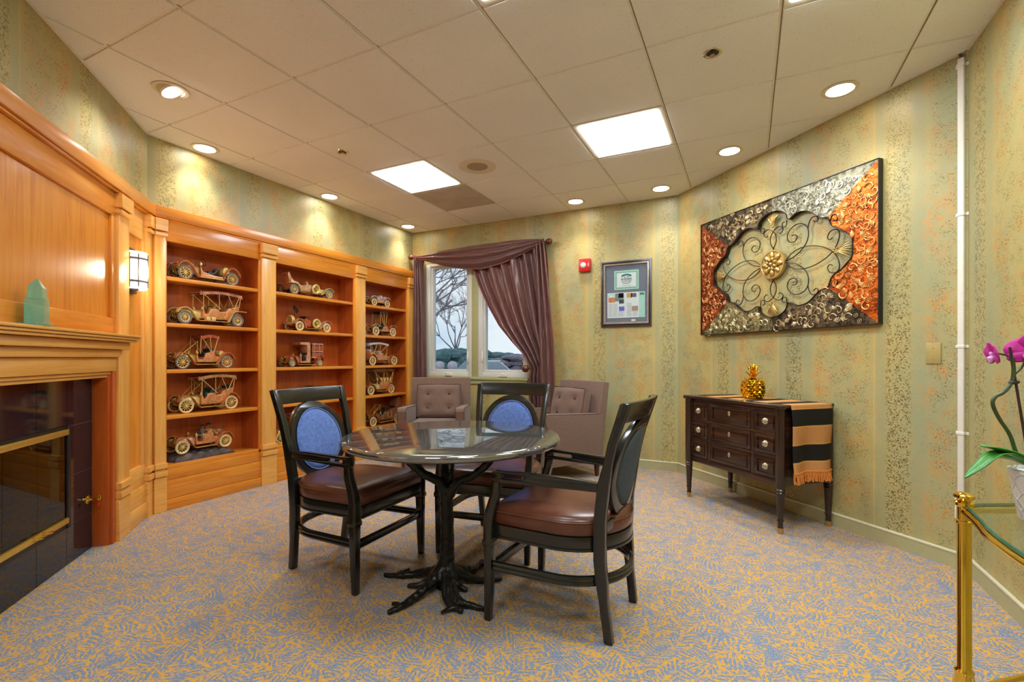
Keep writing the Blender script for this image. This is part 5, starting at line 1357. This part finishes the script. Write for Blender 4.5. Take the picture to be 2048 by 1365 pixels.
edge = lerp_table([(0, -2.150), (.70, -2.165), (.93, -2.150), (.985, -2.140), (1.05, -2.170), (1.14, -2.235), (1.28, -2.375), (1.47, -2.545), (1.70, -2.680), (1.95, -2.800), (2.20, -2.890), (2.36, -2.930)])
redge = lerp_table([(0, -1.800), (.65, -1.845), (.98, -1.880), (1.6, -1.905), (2.1, -1.930), (2.36, -1.965)])
def right_curtain(u, v):
    z = 2.355 - 2.345*v
    x0, x1 = edge(z), redge(z)
    wdt = x1-x0; f = 6.5
    uu = u + .012*sin(6.28*u*3+z*2)
    amp = .016 + .030*min(1, .55/max(.2, wdt))
    amp *= .55 if abs(z-.985) < .06 else 1
    y = RY + .022 + amp*sin(2*pi*f*uu + .5*sin(z*1.3)) + .004*sin(2*pi*15*u+z*2)
    y -= .05*max(0, 1-abs(z-1.02)/.5)*(1-u)*.6
    return (x0 + wdt*u, min(y, 4.852), z)
cloth('window_curtain', right_curtain, 150, 70, 'plum satin curtain tied back at the right of the window')
b = MB(); b.ball((0,0,0), .040, 20, 14); r = b.build('curtain_holdback', M['finial'], None, loc=(-2.150, 4.690, .985)); tag(r, 'round amber ball holding back the right curtain', 'holdback')
b = MB(); b.cyl((0, .03, 0), (0, .17, 0), .008, .008, 10); b.build('stem', M['rod'], r)
def left_curtain(u, v):
    z = 2.345 - 2.335*v
    x0 = -3.715 - .03*v; x1 = -3.600 + .06*min(1, v*1.6)
    y = RY + .02 + .026*sin(2*pi*3.4*u+.6*sin(z*2)) + .006*sin(2*pi*11*u+z*2)
    return (x0+(x1-x0)*u, y, z)
cloth('window_curtain', left_curtain, 50, 60, 'narrow plum satin curtain beside the bookcase')
lowz = lerp_table([(0, .005), (.12, .07), (.25, .14), (.40, .20), (.55, .225), (.70, .185), (.85, .10), (.95, .035), (1, .0)])
topz = lerp_table([(0, -.01), (.2, .030), (.5, .052), (.8, .055), (.95, .04), (1, .02)])
def scarf(u, v):
    x = -3.690 + 1.735*u; zt = 2.352+topz(u); zb = 2.340-lowz(u)
    z = zt + (zb-zt)*v
    fold = .018*sin(2*pi*(3.2*v + .25*sin(3*u)))*(.35+.65*sin(pi*min(1, u*1.02)))
    y = RY - .028 - .055*sin(pi*min(1, v*1.05))*sin(pi*(.08+.84*u)) + fold + .004*sin(40*u+9*v)
    return (x, y, z)
cloth('scarf_valance', scarf, 90, 40, 'plum satin scarf swagged over the curtain rod')
def tail(u, v):
    z = 2.38 - 2.2*v; x0 = -2.055 + .06*v; wd = .10+.09*min(1, v*2)
    y = RY - .018 + .022*sin(2*pi*2.6*u+z) - .010
    return (x0+wd*u, y, z)
cloth('scarf_tail', tail, 30, 50, 'long plum satin scarf tail hanging at the right end of the rod')

# ------------------------------------------------------------------ window wall: alarm and framed certificate
r = thing('fire_alarm', 'red fire alarm strobe on the wall beside the curtain', 'fire alarm', (-1.531, 4.865, 2.074))
b = MB(); b.box(-.062, .062, -.045, 0, -.068, .068); b.build('housing', M['red_plastic'], r, bevel=.008)
b = MB(); b.lathe([(0,.012),(.018,.010),(.028,.004),(.030,0),(0,0)], 22, (-.012, -.045, .0), Matrix.Rotation(pi/2, 4, 'X').to_3x3()); b.build('strobe_lens', plain('clear_strobe', rgb(236,232,226), .1, 90, rough=.12), r)
b = MB(); b.box(.036, .054, -.054, -.045, -.052, .060); b.build('side_rib', M['red_plastic'], r, bevel=.003)
def text_mesh(body, size, mat, parent, loc, name='lettering', rot=(pi/2, 0, 0), align='CENTER', ext=.0004, bold=False):
    cu = bpy.data.curves.new(name, 'FONT'); cu.body = body; cu.size = size; cu.align_x = align; cu.align_y = 'CENTER'; cu.extrude = ext
    if bold: cu.offset = size*.02
    t = bpy.data.objects.new(name, cu); COL.objects.link(t)
    dg = bpy.context.evaluated_depsgraph_get(); me = bpy.data.meshes.new_from_object(t.evaluated_get(dg))
    bpy.data.objects.remove(t); me.materials.clear(); me.materials.append(mat)
    o = bpy.data.objects.new(name, me); COL.objects.link(o); o.parent = parent; o.location = loc; o.rotation_euler = rot
    return o
text_mesh('FIRE', .020, M['white_plastic'], r, (.045, -.0546, 0), rot=(pi/2, radians(90), 0))
r = thing('framed_certificate', 'silver framed business award certificate and magazine page on grey mat', 'picture', (-1.105, 4.865, 1.755))
fw, fh = .255, .335
for i, (o0, i0, d, m) in enumerate(((0, .020, .024, 'pewter'), (.014, .026, .030, 'black_frame'), (.022, .044, .022, 'frame_silver'))):
    if m == 'frame_silver': M[m] = plain('champagne_frame', rgb(168,150,138), .12, rough=.35, metal=.6)
    b = MB(); b.plate([(-fw+o0,-fh+o0),(fw-o0,-fh+o0),(fw-o0,fh-o0),(-fw+o0,fh-o0)], [[(-fw+i0,-fh+i0),(fw-i0,-fh+i0),(fw-i0,fh-i0),(-fw+i0,fh-i0)]], -d, 0, lambda x, z, q: (x, q, z)); b.build('frame', M[m], r, bevel=.003)
b = MB(); b.box(-fw+.04, fw-.04, -.008, -.004, -fh+.04, fh-.04); b.build('mat_board', plain('slate_mat', rgb(116,118,130), .04, rough=.8), r, smooth=False)
pap = plain('white_paper', rgb(226,224,220), .02, rough=.8); mint = plain('mint_border', rgb(186,216,196), .04, rough=.8); sageg = plain('sage_border', rgb(122,156,132), .06, rough=.8); teal = plain('teal_ink', rgb(34,112,110), .05, rough=.7); ink = plain('grey_ink', rgb(84,88,98), .05, rough=.7)
ct = MB(); ct.box(-.118, .128, -.0095, -.008, .042, .235); c = ct.build('certificate', mint, r, smooth=False)
b = MB(); b.plate([(-.106,.054),(.116,.054),(.116,.223),(-.106,.223)], [[(-.098,.062),(.108,.062),(.108,.215),(-.098,.215)]], -.0100, -.0095, lambda x, z, q: (x, q, z)); b.build('border', sageg, c, smooth=False)
b = MB(); b.box(-.088, .098, -.0100, -.0095, .070, .207); b.build('paper', pap, c, smooth=False)
b = MB(); b.plate([(x, z) for x, z in [(-.048,.180),(-.04,.190),(-.02,.197),(.005,.200),(.03,.197),(.05,.190),(.058,.180),(.05,.168),(.03,.178),(.005,.182),(-.02,.178),(-.04,.168)]], [], -.0104, -.0100, lambda x, z, q: (x, q, z)); b.build('ribbon', teal, c, smooth=False)
text_mesh('BUSINESS', .026, ink, c, (.005, -.0104, .146), bold=True); text_mesh('OF THE YEAR', .017, ink, c, (.005, -.0104, .124), bold=True); b = MB(); [b.box(.005+x-.006, .005+x+.005, -.0104, -.0100, z-.0035, z+.0035) for x, z in ((-.022,.166),(-.009,.167),(.012,.167),(.024,.166),(-.034,.109),(-.021,.106),(-.008,.104),(.006,.104),(.020,.106),(.033,.109))]; b.build('small_print', ink, c, smooth=False)
b = MB(); b.box(-.038, .046, -.0104, -.0100, .081, .084); b.build('signature_line', plain('brown_ink', rgb(150,110,104), .05, rough=.7), c, smooth=False)
b = MB(); b.box(-.190, .190, -.0095, -.008, -.245, .012); c = b.build('magazine_page', pap, r, smooth=False)
for x0, x1, z0, z1, col in ((.130,.190,-.245,.012,(176,212,196)), (-.180,-.110,-.085,-.035,(214,134,88)), (-.110,-.02,-.075,.005,(120,132,128)), (-.075,-.025,-.04,.008,(150,164,222)), (-.07,-.02,-.10,-.06,(70,66,70)), (.008,.060,-.045,.004,(214,160,96)), (.050,.105,-.040,.0,(98,90,112)), (-.07,-.015,-.175,-.130,(104,110,196)), (.060,.122,-.180,-.130,(176,140,120)), (-.185,-.115,-.03,.006,(206,222,216)), (.138,.182,-.022,.0,(44,128,96))):
    b = MB(); q = .0003*(x1 == .190)-.0003*(col[0] == 70); b.box(x0, x1, -.0102+q, -.0096, z0, z1); b.build('printed_block', plain('print_%d_%d_%d' % col, rgb(*col), .3 if col[0] != 176 else .03, 60, rough=.75), c, smooth=False)
b = MB(); random.seed(2)
for xa, xb in ((-.18,-.135), (-.13,-.085), (-.078,-.02), (.01,.06), (.07,.122)):
    for k in range(22):
        z = -.100-.0062*k
        if (xa == -.078 and z > -.18) or (xa == .07 and -.185 < z): continue
        b.box(xa, xb-random.uniform(0,.006), -.0098, -.0096, z, z+.0022)
b.build('text_lines', plain('pale_text', rgb(168,168,172), .05, rough=.8), c, smooth=False)
b = MB(); b.box(.055, .095, -.009, -.008, -.283, -.262); b.build('name_plate', M['white_plastic'], r, smooth=False)
b = MB(); b.box(-fw+.04, fw-.04, -.0165, -.015, -fh+.04, fh-.04); b.build('glazing', M['pane'], r, smooth=False)

# ------------------------------------------------------------------ right wall: metal art, switch, raceway
AC = (.193+.014, 4.067-.014+.014)
AO = (.190, 4.070)
r = thing('metal_wall_art', 'large embossed metal wall art with scrolls and gold medallion', 'wall art', (AO[0]-.0, AO[1], 1.797), R45)
AW, AH = .755, .490
half = [(.604,.000),(.600,.060),(.572,.090),(.532,.128),(.480,.155),(.455,.190),(.440,.232),(.400,.238),(.356,.266),(.300,.312),(.240,.328),(.190,.322),(.134,.297),(.120,.345),(.060,.386),(.0,.393)]
q1 = smoothpath([(a, c_, 0) for a, c_ in half], 3); q1 = [(p.x, p.y) for p in q1]
OUT = q1 + [(-x, z) for x, z in reversed(q1[:-1])]; OUT = OUT[:-1]
low = [(x, -z) for x, z in reversed(OUT[1:] )]
HOLE = OUT + [(-q1[0][0], 0.0)] + [(x, -z) for x, z in [(-a, c_) for a, c_ in q1[1:]]] + [(x, -z) for x, z in reversed(q1[1:-1])]
def metal(name, c1, c2, c3, rough=.40):
    m, n, l, bb = new_mat(name); sset(bb, rough=rough, metal=.75)
    v = coords(n, l)
    t = noise(n, l, v, 9, 5, .65, .6)
    vo = n.new('ShaderNodeTexVoronoi'); vo.inputs['Scale'].default_value = 60; vo.feature = 'SMOOTH_F1'; l.new(v, vo.inputs['Vector'])
    wv = n.new('ShaderNodeTexWave'); wv.wave_type = 'RINGS'; wv.inputs['Scale'].default_value = 11; wv.inputs['Distortion'].default_value = 14; wv.inputs['Detail'].default_value = 2; wv.inputs['Detail Scale'].default_value = 2.5; l.new(v, wv.inputs['Vector'])
    h = math_(n, l, 'ADD', vo.outputs['Distance'], math_(n, l, 'MULTIPLY', wv.outputs['Fac'], .5))
    base = ramp(n, l, t.outputs['Fac'], [(.3, c1), (.5, c2), (.7, c3)])
    l.new(mixc(n, l, math_(n, l, 'MULTIPLY', step(n, l, noise(n, l, v, 38, 3, .6).outputs['Fac'], .52, .40), .75), base, tuple(x*.35 for x in c1[:3])+(1,)), bb.inputs['Base Color'])
    bump(n, l, bb, h, .30, .004); return m
A_ = dict(orange=metal('embossed_orange_metal', rgb(150,58,16), rgb(214,104,30), rgb(236,146,64)), silver=metal('embossed_silver_metal', rgb(104,98,78), rgb(150,144,120), rgb(186,180,158), .42), dark=metal('embossed_dark_metal', rgb(52,44,38), rgb(104,90,70), rgb(150,130,96)), sage=metal('embossed_sage_metal', rgb(96,90,60), rgb(150,142,102), rgb(186,176,132)), rust=metal('embossed_rust_metal', rgb(104,42,20), rgb(164,76,36), rgb(196,112,60)))
REL = {k: plain('relief_'+k, rgb(*c), .2, 30, rough=.38, metal=.6) for k, c in dict(orange=(240,168,96), silver=(206,200,178), dark=(178,156,116), sage=(204,190,140), rust=(206,138,84)).items()}
def clip_ring(poly_pts, fn):
    out = []; P = poly_pts
    for i in range(len(P)):
        a, c = P[i-1], P[i]; fa, fc = fn(a), fn(c)
        if (fa >= 0) != (fc >= 0):
            t = fa/(fa-fc); out.append((a[0]+(c[0]-a[0])*t, a[1]+(c[1]-a[1])*t))
        if fc >= 0: out.append(c)
    return out
# the opening outline in polar order, cut into sectors
import bisect
hp = sorted(((atan2(z, x), x, z) for x, z in HOLE))
def inner_at(a):
    a = (a+pi) % (2*pi) - pi
    i = bisect.bisect([h[0] for h in hp], a)
    (a0, x0, z0), (a1, x1, z1) = hp[i-1], hp[i % len(hp)]
    d = (a1-a0) % (2*pi); t = ((a-a0) % (2*pi))/d if d > 1e-9 else 0
    r0, r1 = sqrt(x0*x0+z0*z0), sqrt(x1*x1+z1*z1); R_ = r0+(r1-r0)*t
    return (R_*cos(a), R_*sin(a))
def outer_at(a):
    c, s = cos(a), sin(a); k = min(AW/abs(c) if abs(c) > 1e-6 else 9, AH/abs(s) if abs(s) > 1e-6 else 9); return (k*c, k*s)
cor = atan2(.235, .445); corner = atan2(AH, AW)
def inpoly(P, x, z):
    c = False
    for i in range(len(P)):
        (x0, z0), (x1, z1) = P[i-1], P[i]
        if (z0 > z) != (z1 > z) and x < (x1-x0)*(z-z0)/(z1-z0)+x0: c = not c
    return c
def sector(a0, a1, mat, name, label=None):
    """a0, a1: inner cut angles; the outer cuts run to the frame's corners"""
    n = 44
    def outer_cut(a): return a if abs(cos(a)) < 1e-6 else round(sin(a)/abs(sin(a)))*corner if cos(a) > 0 else pi - round(sin(a)/abs(sin(a)))*corner
    def near(q, a): return q + 2*pi*round((a-q)/(2*pi))
    o0, o1 = near(outer_cut(a0), a0), near(outer_cut(a1), a1)
    inn = [inner_at(a0+(a1-a0)*k/n) for k in range(n+1)]; outp = [outer_at(o0+(o1-o0)*k/n) for k in range(n+1)]
    poly_ = inn+list(reversed(outp))
    b = MB(); b.plate(poly_, [], -.034, -.012, lambda x, z, d: (x, d, z))
    o = b.build(name, A_[mat], r, smooth=False)
    if label: o['label'] = label
    # relief motifs: scrolls, fans and dots standing proud of the sheet
    rb = MB(); random.seed(int(a0*100)+777)
    def ok(x, z): return all(inpoly(poly_, x+dx, z+dz) for dx, dz in ((.022,0),(-.022,0),(0,.022),(0,-.022)))
    step_ = .047
    for gi in range(-18, 19):
        for gj in range(-12, 13):
            x, z = gi*step_+(.035 if gj % 2 else 0)+random.uniform(-.012,.012), gj*step_*.92+random.uniform(-.012,.012)
            if not ok(x, z): continue
            kind = random.choice('sffsc'); s = random.choice((-1, 1)); a_ = random.uniform(0, 2*pi)
            if kind == 's':
                pts = [(x+s*(.004+.0034*k)*cos(a_+k*.62), -.036, z+(.004+.0034*k)*sin(a_+k*.62)) for k in range(10)]
                rb.tube(pts, [.0030+.0002*k for k in range(10)], 5)
            elif kind == 'f':
                for k in range(6):
                    t = a_+(-1+2*k/5)*.95; rb.tube([(x, -.035, z), (x+.021*cos(t), -.038, z+.021*sin(t)), (x+.034*cos(t), -.035, z+.034*sin(t))], [.0026, .0054, .0020], 5)
            else:
                rb.tube([(x+.012*cos(2*pi*k/12), -.036, z+.012*sin(2*pi*k/12)) for k in range(12)], .0026, 5, True); rb.ball((x, -.036, z), .005, 6, 4)
    rb.build('relief', REL[mat], o, normals=False, angle=60, kind='stuff')
sector(-cor, cor, 'orange', 'embossed_panel', 'orange embossed right panel')
sector(cor, pi/2, 'silver', 'embossed_panel', 'bright silver embossed upper right panel')
sector(pi/2, pi-cor, 'dark', 'embossed_panel', 'dark embossed upper left panel')
sector(pi-cor, pi+cor, 'rust', 'embossed_panel', 'rust embossed left panel')
sector(pi+cor, 1.5*pi, 'sage', 'embossed_panel', 'sage gold embossed lower left panel')
sector(1.5*pi, 2*pi-cor, 'dark', 'embossed_panel', 'dark embossed lower right panel')
blk = M['black_metal']
b = MB(); b.plate([(-AW-.004,-AH-.004),(AW+.004,-AH-.004),(AW+.004,AH+.004),(-AW-.004,AH+.004)], [[(-AW,-AH),(AW,-AH),(AW,AH),(-AW,AH)]], -.040, -.003, lambda x, z, d: (x, d, z)); b.build('outer_edge', blk, r, smooth=False)
iron = plain('dark_copper_iron', rgb(48,34,30), .4, 20, rough=.4, metal=.5)
al = [2*pi*k/200 for k in range(200)]
V = []; F = []
for k, a in enumerate(al):
    x, z = inner_at(a); V += [(x, -.040, z), (x, -.004, z), (x*.992, -.004, z*.992), (x*.992, -.040, z*.992)]
for k in range(200):
    for q in range(4): F.append((k*4+q, k*4+(q+1)%4, ((k+1)%200)*4+(q+1)%4, ((k+1)%200)*4+q))
b = MB(); b.add(V, F); b.build('inner_edge', iron, r, smooth=False)
P_A = [(.102,.002),(.16,.052),(.239,.075),(.325,.068),(.407,.038),(.465,-.003),(.499,-.056),(.508,-.112),(.485,-.14),(.445,-.134),(.427,-.102),(.441,-.082),(.461,-.09)]
P_C = [(.102,.002),(.184,.027),(.25,.073),(.283,.124),(.288,.182),(.262,.228),(.206,.248),(.148,.227),(.12,.183),(.137,.138),(.178,.129),(.201,.154),(.184,.178),(.16,.174)]
P_C2 = [(.285,.193),(.292,.231),(.314,.262),(.345,.263),(.361,.24),(.345,.225),(.325,.24)]
P_T = [(-.003,.112),(.025,.165),(.019,.219),(-.021,.262),(-.059,.27),(-.085,.244),(-.065,.218),(-.047,.224)]
P_U = [(.115,.300),(.112,.262),(.085,.258),(.078,.285),(.098,.292)]
P_E = [(.452,.200),(.470,.235),(.500,.225),(.500,.195),(.478,.198)]
for path in (P_A, P_C, P_C2, P_T, P_U, P_E):
    for sx in (-1, 1):
        for sz in (-1, 1):
            b = MB(); pts = smoothpath([(x*sx, -.024 - (.012 if path is P_E else 0), z*sz) for x, z in path], 4); b.tube(pts, .0036, 6); b.build('scroll', iron, r, normals=False, angle=60)
MF = Matrix.Rotation(pi/2, 4, 'X').to_3x3()
b = MB(); b.lathe([(0,.010),(.090,.010),(.096,.016),(.104,.016),(.108,.008),(.108,-.006),(0,-.006)], 40, (0,-.024,0), MF); md_ = b.build('medallion', M['sat_gold'], r)
b = MB()
for n_, R_, s_, d_ in ((8, .064, .030, .014), (8, .036, .018, .024)):
    for k in range(n_):
        a = 2*pi*k/n_+(.39 if n_ == 8 and R_ < .05 else 0)
        c0 = Vector((R_*cos(a), -.034-d_*.4, R_*sin(a)))
        m_ = MB(); m_.ball((0,0,0), (s_, d_*.75, s_*.62), 10, 7); m_.map(lambda x, y, z: (c0.x+x*cos(a)-z*sin(a), c0.y+y, c0.z+x*sin(a)+z*cos(a))); b.add(m_.v, m_.f)
b.ball((0, -.052, 0), (.014, .010, .014), 12, 8)
b.build('petal', M['sat_gold'], md_)
for px_, pz_, ang, s_ in ((0,.278,pi/2,1), (0,-.278,-pi/2,1), (.475,.0,0,1.15), (-.475,.0,pi,1.15)):
    b = MB(); c, s = cos(ang), sin(ang)
    def pm(u, w, d): return (px_+(u*c-w*s)*s_, -.028+d, pz_+(u*s+w*c)*s_)
    for k in range(7):
        t = (-1+2*k/6)*.62; b.tube([pm(.022, .010*t, 0), pm(.02+.050*cos(t), .050*sin(t), -.008), pm(.02+(.092-.02*abs(t))*cos(t), (.092-.02*abs(t))*sin(t), 0)], [.0025, .0048, .0016], 7)
    for u, w in ((0,0),(.008,.012),(.008,-.012),(.02,.014),(.02,-.014)): b.ball(pm(u, w, -.003), .0065, 8, 6)
    b.build('palmette', M['sat_gold'], r)
r.location = (AO[0]+.000, AO[1], 1.797)

o = along(C3, (.9105+.604)*sqrt(2), R45)
r = thing('wall_switch_plate', 'blank almond switch plate beside the white raceway', 'switch plate', (*o, 1.125), R45)
b = MB(); b.box(-.036, .036, -.006, 0, -.057, .057); b.build('plate', M['almond'], r, bevel=.003)
for z in (-.030, .030):
    b = MB(); b.lathe([(0,.0015),(.003,.0012),(.004,0),(0,0)], 12, (0,-.006,z), MF); b.build('screw', M['nickel'], r)
o = along(C3, (1.003+.604)*sqrt(2), R45)
r = thing('cable_raceway', 'white vertical cable raceway with straps at the wall corner', 'raceway', (*o, 0), R45)
b = MB(); b.box(-.0135, .0135, -.020, 0, .30, 2.655); b.build('channel', M['white_plastic'], r, bevel=.003)
b = MB(); b.box(-.020, .020, -.030, 0, .255, .375); b.build('junction_box', M['white_plastic'], r, bevel=.004)
for z in (2.62, 1.845, 1.160, .710, .373):
    b = MB(); b.box(-.0165, .0165, -.023, -.0, z-.008, z+.008); b.box(-.030, .030, -.003, 0, z-.008, z+.008); s_ = b.build('strap', M['white_plastic'], r, bevel=.002)
b = MB(); b.tube(smoothpath([(0, -.01, 2.65), (-.004, -.012, 2.67), (-.012, -.012, 2.69)], 3), .006, 8); b.build('cable', M['pewter'], r)

# ------------------------------------------------------------------ brass table with glass top, orchid
ZT = .758
A0 = (.455, 1.470); B0 = (.975, 1.915); D0 = (.455, .40); E0 = (.975, -.05)
r = thing('brass_glass_table', 'brass side table with serpentine rail and clear glass top', 'table', (.70, .94, 0))
def LL(p): return (p[0]-.70, p[1]-.94)
def serp(p, q, amp, n=30):
    p, q = Vector(p), Vector(q); d = (q-p); L_ = d.length; d.normalize(); nr = Vector((-d.y, d.x)); out = []
    for k in range(n+1):
        t = k/n; out.append(p + d*L_*t + nr*amp*sin(2*pi*t*1.0)*min(1, t*6, (1-t)*6))
    return out
e1 = serp(D0, A0, -.022); e2 = serp(A0, B0, -.022)
rail = e1 + e2[1:] + serp(E0, D0, -.022)[0:0]
e0 = serp(E0, D0, -.022)
loop = e0 + e1[1:] + e2[1:]
b = MB(); b.tube([(*LL(p), ZT-.016) for p in loop] + [(*LL(B0), ZT-.016)], .009, 10); b.build('top_rail', M['brass'], r)
b = MB(); b.tube([(*LL((p[0], p[1])), .32) for p in (E0, D0, A0, B0)], .008, 10); b.build('lower_rail', M['brass'], r)
m, n, l, bb = new_mat('clear_table_glass'); n.remove(bb)
tg = glass('clear_table_glass_pane', (.90,.97,.93,1), 0.0, 1.5)
b = MB(); b.plate([LL((p.x, p.y)) for p in loop], [], ZT-.008, ZT, lambda x, y, d: (x, y, d)); b.build('glass_top', tg, r, smooth=False)
b = MB(); b.tube([(LL((p.x, p.y))[0], LL((p.x, p.y))[1], ZT-.004) for p in loop], .0035, 6); b.build('glass_edge', plain('green_glass_edge', rgb(24,92,70), .1, rough=.1), r)
for p in (A0, B0, D0, E0):
    x, y = LL(p)
    b = MB(); b.lathe([(.012, 0), (.016, .004), (.012, .03), (.0145, .034), (.0145, .30), (.019, .305), (.022, .33), (.017, .36), (.0185, .368), (.0135, .376), (.0135, .712), (.0165, .714), (.0165, .720), (.0135, .722), (.0135, .752), (.018, .756), (.0185, .763), (.012, .768), (.0195, .774), (.019, .780), (.010, .785), (0, .786)], 24, (x, y, 0)); b.build('leg', M['brass'], r)

oc = (.540, 1.372)
r = thing('orchid_plant', 'magenta orchid with green leaves in a white textured pot', 'potted plant', (*oc, ZT))
b = MB(); b.lathe([(0,0),(.040,0),(.044,.004),(.058,.098),(.060,.106),(.055,.108),(.050,.100),(0,.094)], 40, (.0206,.0102,0))
pot_m, n, l, bb = new_mat('white_embossed_ceramic'); sset(bb, rough=.35); bb.inputs['Base Color'].default_value = rgb(240,236,238)
vo = n.new('ShaderNodeTexVoronoi'); vo.feature = 'DISTANCE_TO_EDGE'; vo.inputs['Scale'].default_value = 34; l.new(coords(n, l), vo.inputs['Vector'])
l.new(ramp(n, l, vo.outputs['Distance'], [(0, rgb(250,246,246)), (.2, rgb(240,236,238))]), bb.inputs['Base Color']); bump(n, l, bb, step(n, l, vo.outputs['Distance'], .09, .02), .6, .004)
b.build('pot', pot_m, r)
b = MB(); b.lathe([(0,.095),(.05,.097),(.0505,.090)], 24, (.0206,.0102,0)); b.build('potting_bark', plain('orchid_bark', rgb(92,56,34), .5, 90, .9, 120, rough=.95), r, normals=False)
leafm, n, l, bb = new_mat('orchid_leaf'); sset(bb, rough=.32, spec=.5)
t = noise(n, l, coords(n, l, 'Object', (8,8,8)), 3, 3); l.new(ramp(n, l, t.outputs['Fac'], [(.3, rgb(34,112,40)), (.7, rgb(86,166,62))]), bb.inputs['Base Color'])
def leaf(path, wd):
    P = smoothpath(path, 8); nP = len(P); V = []; F = []
    for i, p in enumerate(P):
        t = i/(nP-1); d = (P[min(i+1, nP-1)]-P[max(i-1, 0)]).normalized(); s = d.cross(Vector((0,0,1)))
        s = s.normalized() if s.length > 1e-3 else Vector((1,0,0)); up = s.cross(d)
        w_ = wd*(sin(pi*min(1, .12+.88*t))**.6)*(1 if t < .9 else max(.05, (1-t)*8)**.5)
        for k in (-2,-1,0,1,2): V.append(p + s*w_*k/2 + up*(abs(k)*.12*w_))
    for i in range(nP-1):
        for k in range(4): F.append((i*5+k, i*5+k+1, i*5+6+k, i*5+5+k))
    b = MB(); b.add(V, F); o = b.build('leaf', leafm, r, normals=False, angle=80); sm = o.modifiers.new('thickness', 'SOLIDIFY'); sm.thickness = .0018
def Lo(p): return (p[0]-oc[0], p[1]-oc[1], p[2]-ZT)
leaf([Lo(p) for p in ((.535,1.372,.868),(.512,1.367,.882),(.474,1.349,.905),(.440,1.332,.916))], .030)
leaf([Lo(p) for p in ((.540,1.372,.866),(.519,1.360,.884),(.470,1.336,.902),(.430,1.318,.872),(.406,1.310,.850))], .016)
leaf([Lo(p) for p in ((.540,1.375,.866),(.515,1.385,.880),(.478,1.375,.890),(.452,1.355,.894))], .028)
leaf([Lo(p) for p in ((.545,1.370,.866),(.58,1.355,.90),(.63,1.34,.895))], .028); leaf([Lo(p) for p in ((.545,1.38,.866),(.57,1.42,.905),(.585,1.47,.89))], .026); leaf([Lo(p) for p in ((.540,1.365,.866),(.535,1.33,.895),(.525,1.285,.88))], .026)
stemm = plain('orchid_stem', rgb(62,72,34), .2, 20, rough=.5)
b = MB(); b.tube(smoothpath([Lo(p) for p in ((.535,1.372,.866),(.508,1.365,.895),(.493,1.358,.939),(.473,1.348,.973),(.461,1.342,1.002),(.465,1.344,1.018),(.481,1.352,1.028),(.496,1.359,1.049),(.500,1.361,1.076),(.497,1.360,1.100))], 6), .0036, 8)
b.tube(smoothpath([Lo(p) for p in ((.500,1.361,1.065),(.513,1.367,1.078),(.520,1.370,1.094),(.520,1.369,1.112))], 5), .0022, 7); b.tube(smoothpath([Lo(p) for p in ((.497,1.360,1.100),(.485,1.354,1.106),(.472,1.347,1.109))], 5), .002, 7); b.build('stem', stemm, r)
b = MB(); b.cyl(Lo((.530,1.372,.862)), Lo((.493,1.358,1.123)), .0026, .0024, 8); b.build('stake', plain('dark_stake', rgb(52,34,26), .2, rough=.6), r)
b = MB(); b.lathe([(.004,-.004),(.007,0),(.004,.004)], 10, Lo((.497,1.360,1.049))); b.ball(Lo((.507,1.364,1.050)), .004, 8, 6); b.build('clip', plain('dark_clip', rgb(60,44,40), .2, rough=.4), r)
petm, n, l, bb = new_mat('magenta_petal'); sset(bb, rough=.5)
t = noise(n, l, coords(n, l), 60, 3); l.new(ramp(n, l, t.outputs['Fac'], [(.3, rgb(176,20,128)), (.7, rgb(216,48,160))]), bb.inputs['Base Color'])
lipm = plain('pale_lip', rgb(228,168,226), .12, 40, rough=.5)
def flower(c, face, sc):
    c = Vector(c); q = Vector(face).to_track_quat('Z', 'Y')
    root = None
    for k, (a, ln, wd) in enumerate(((90, .030, .013), (210, .029, .013), (330, .029, .013), (10, .030, .020), (170, .030, .020))):
        def pf(u, v, a=radians(a), ln=ln*sc, wd=wd*sc):
            w_ = wd*sin(pi*min(1, .08+.90*v))**.7*(2*u-1); x = ln*v; z = .004*sc + .006*sc*sin(v*2.2) - .25*abs(w_)
            p = Vector((x*cos(a)-w_*sin(a), x*sin(a)+w_*cos(a), z)); return tuple(c + q @ p)
        b = MB(); b.grid(pf, 8, 8); o = b.build('petal', petm, r, normals=False, angle=80); sm = o.modifiers.new('thickness', 'SOLIDIFY'); sm.thickness = .0008
    b = MB(); b.tube([tuple(c + q @ Vector((0,-.002*sc,.004*sc))), tuple(c + q @ Vector((0,-.008*sc,.012*sc))), tuple(c + q @ Vector((0,-.016*sc,.014*sc)))], [.004*sc, .007*sc, .003*sc], 8); b.ball(tuple(c + q @ Vector((0,.003*sc,.008*sc))), .0045*sc, 8, 6); b.build('lip', lipm, r)
flower(Lo((.468,1.346,1.108)), (-.97, -.05, -.20), .95); flower(Lo((.524,1.366,1.114)), (-.35, -.9, .05), 1.2); flower(Lo((.560,1.385,1.125)), (.2, -.95, .0), 1.2)
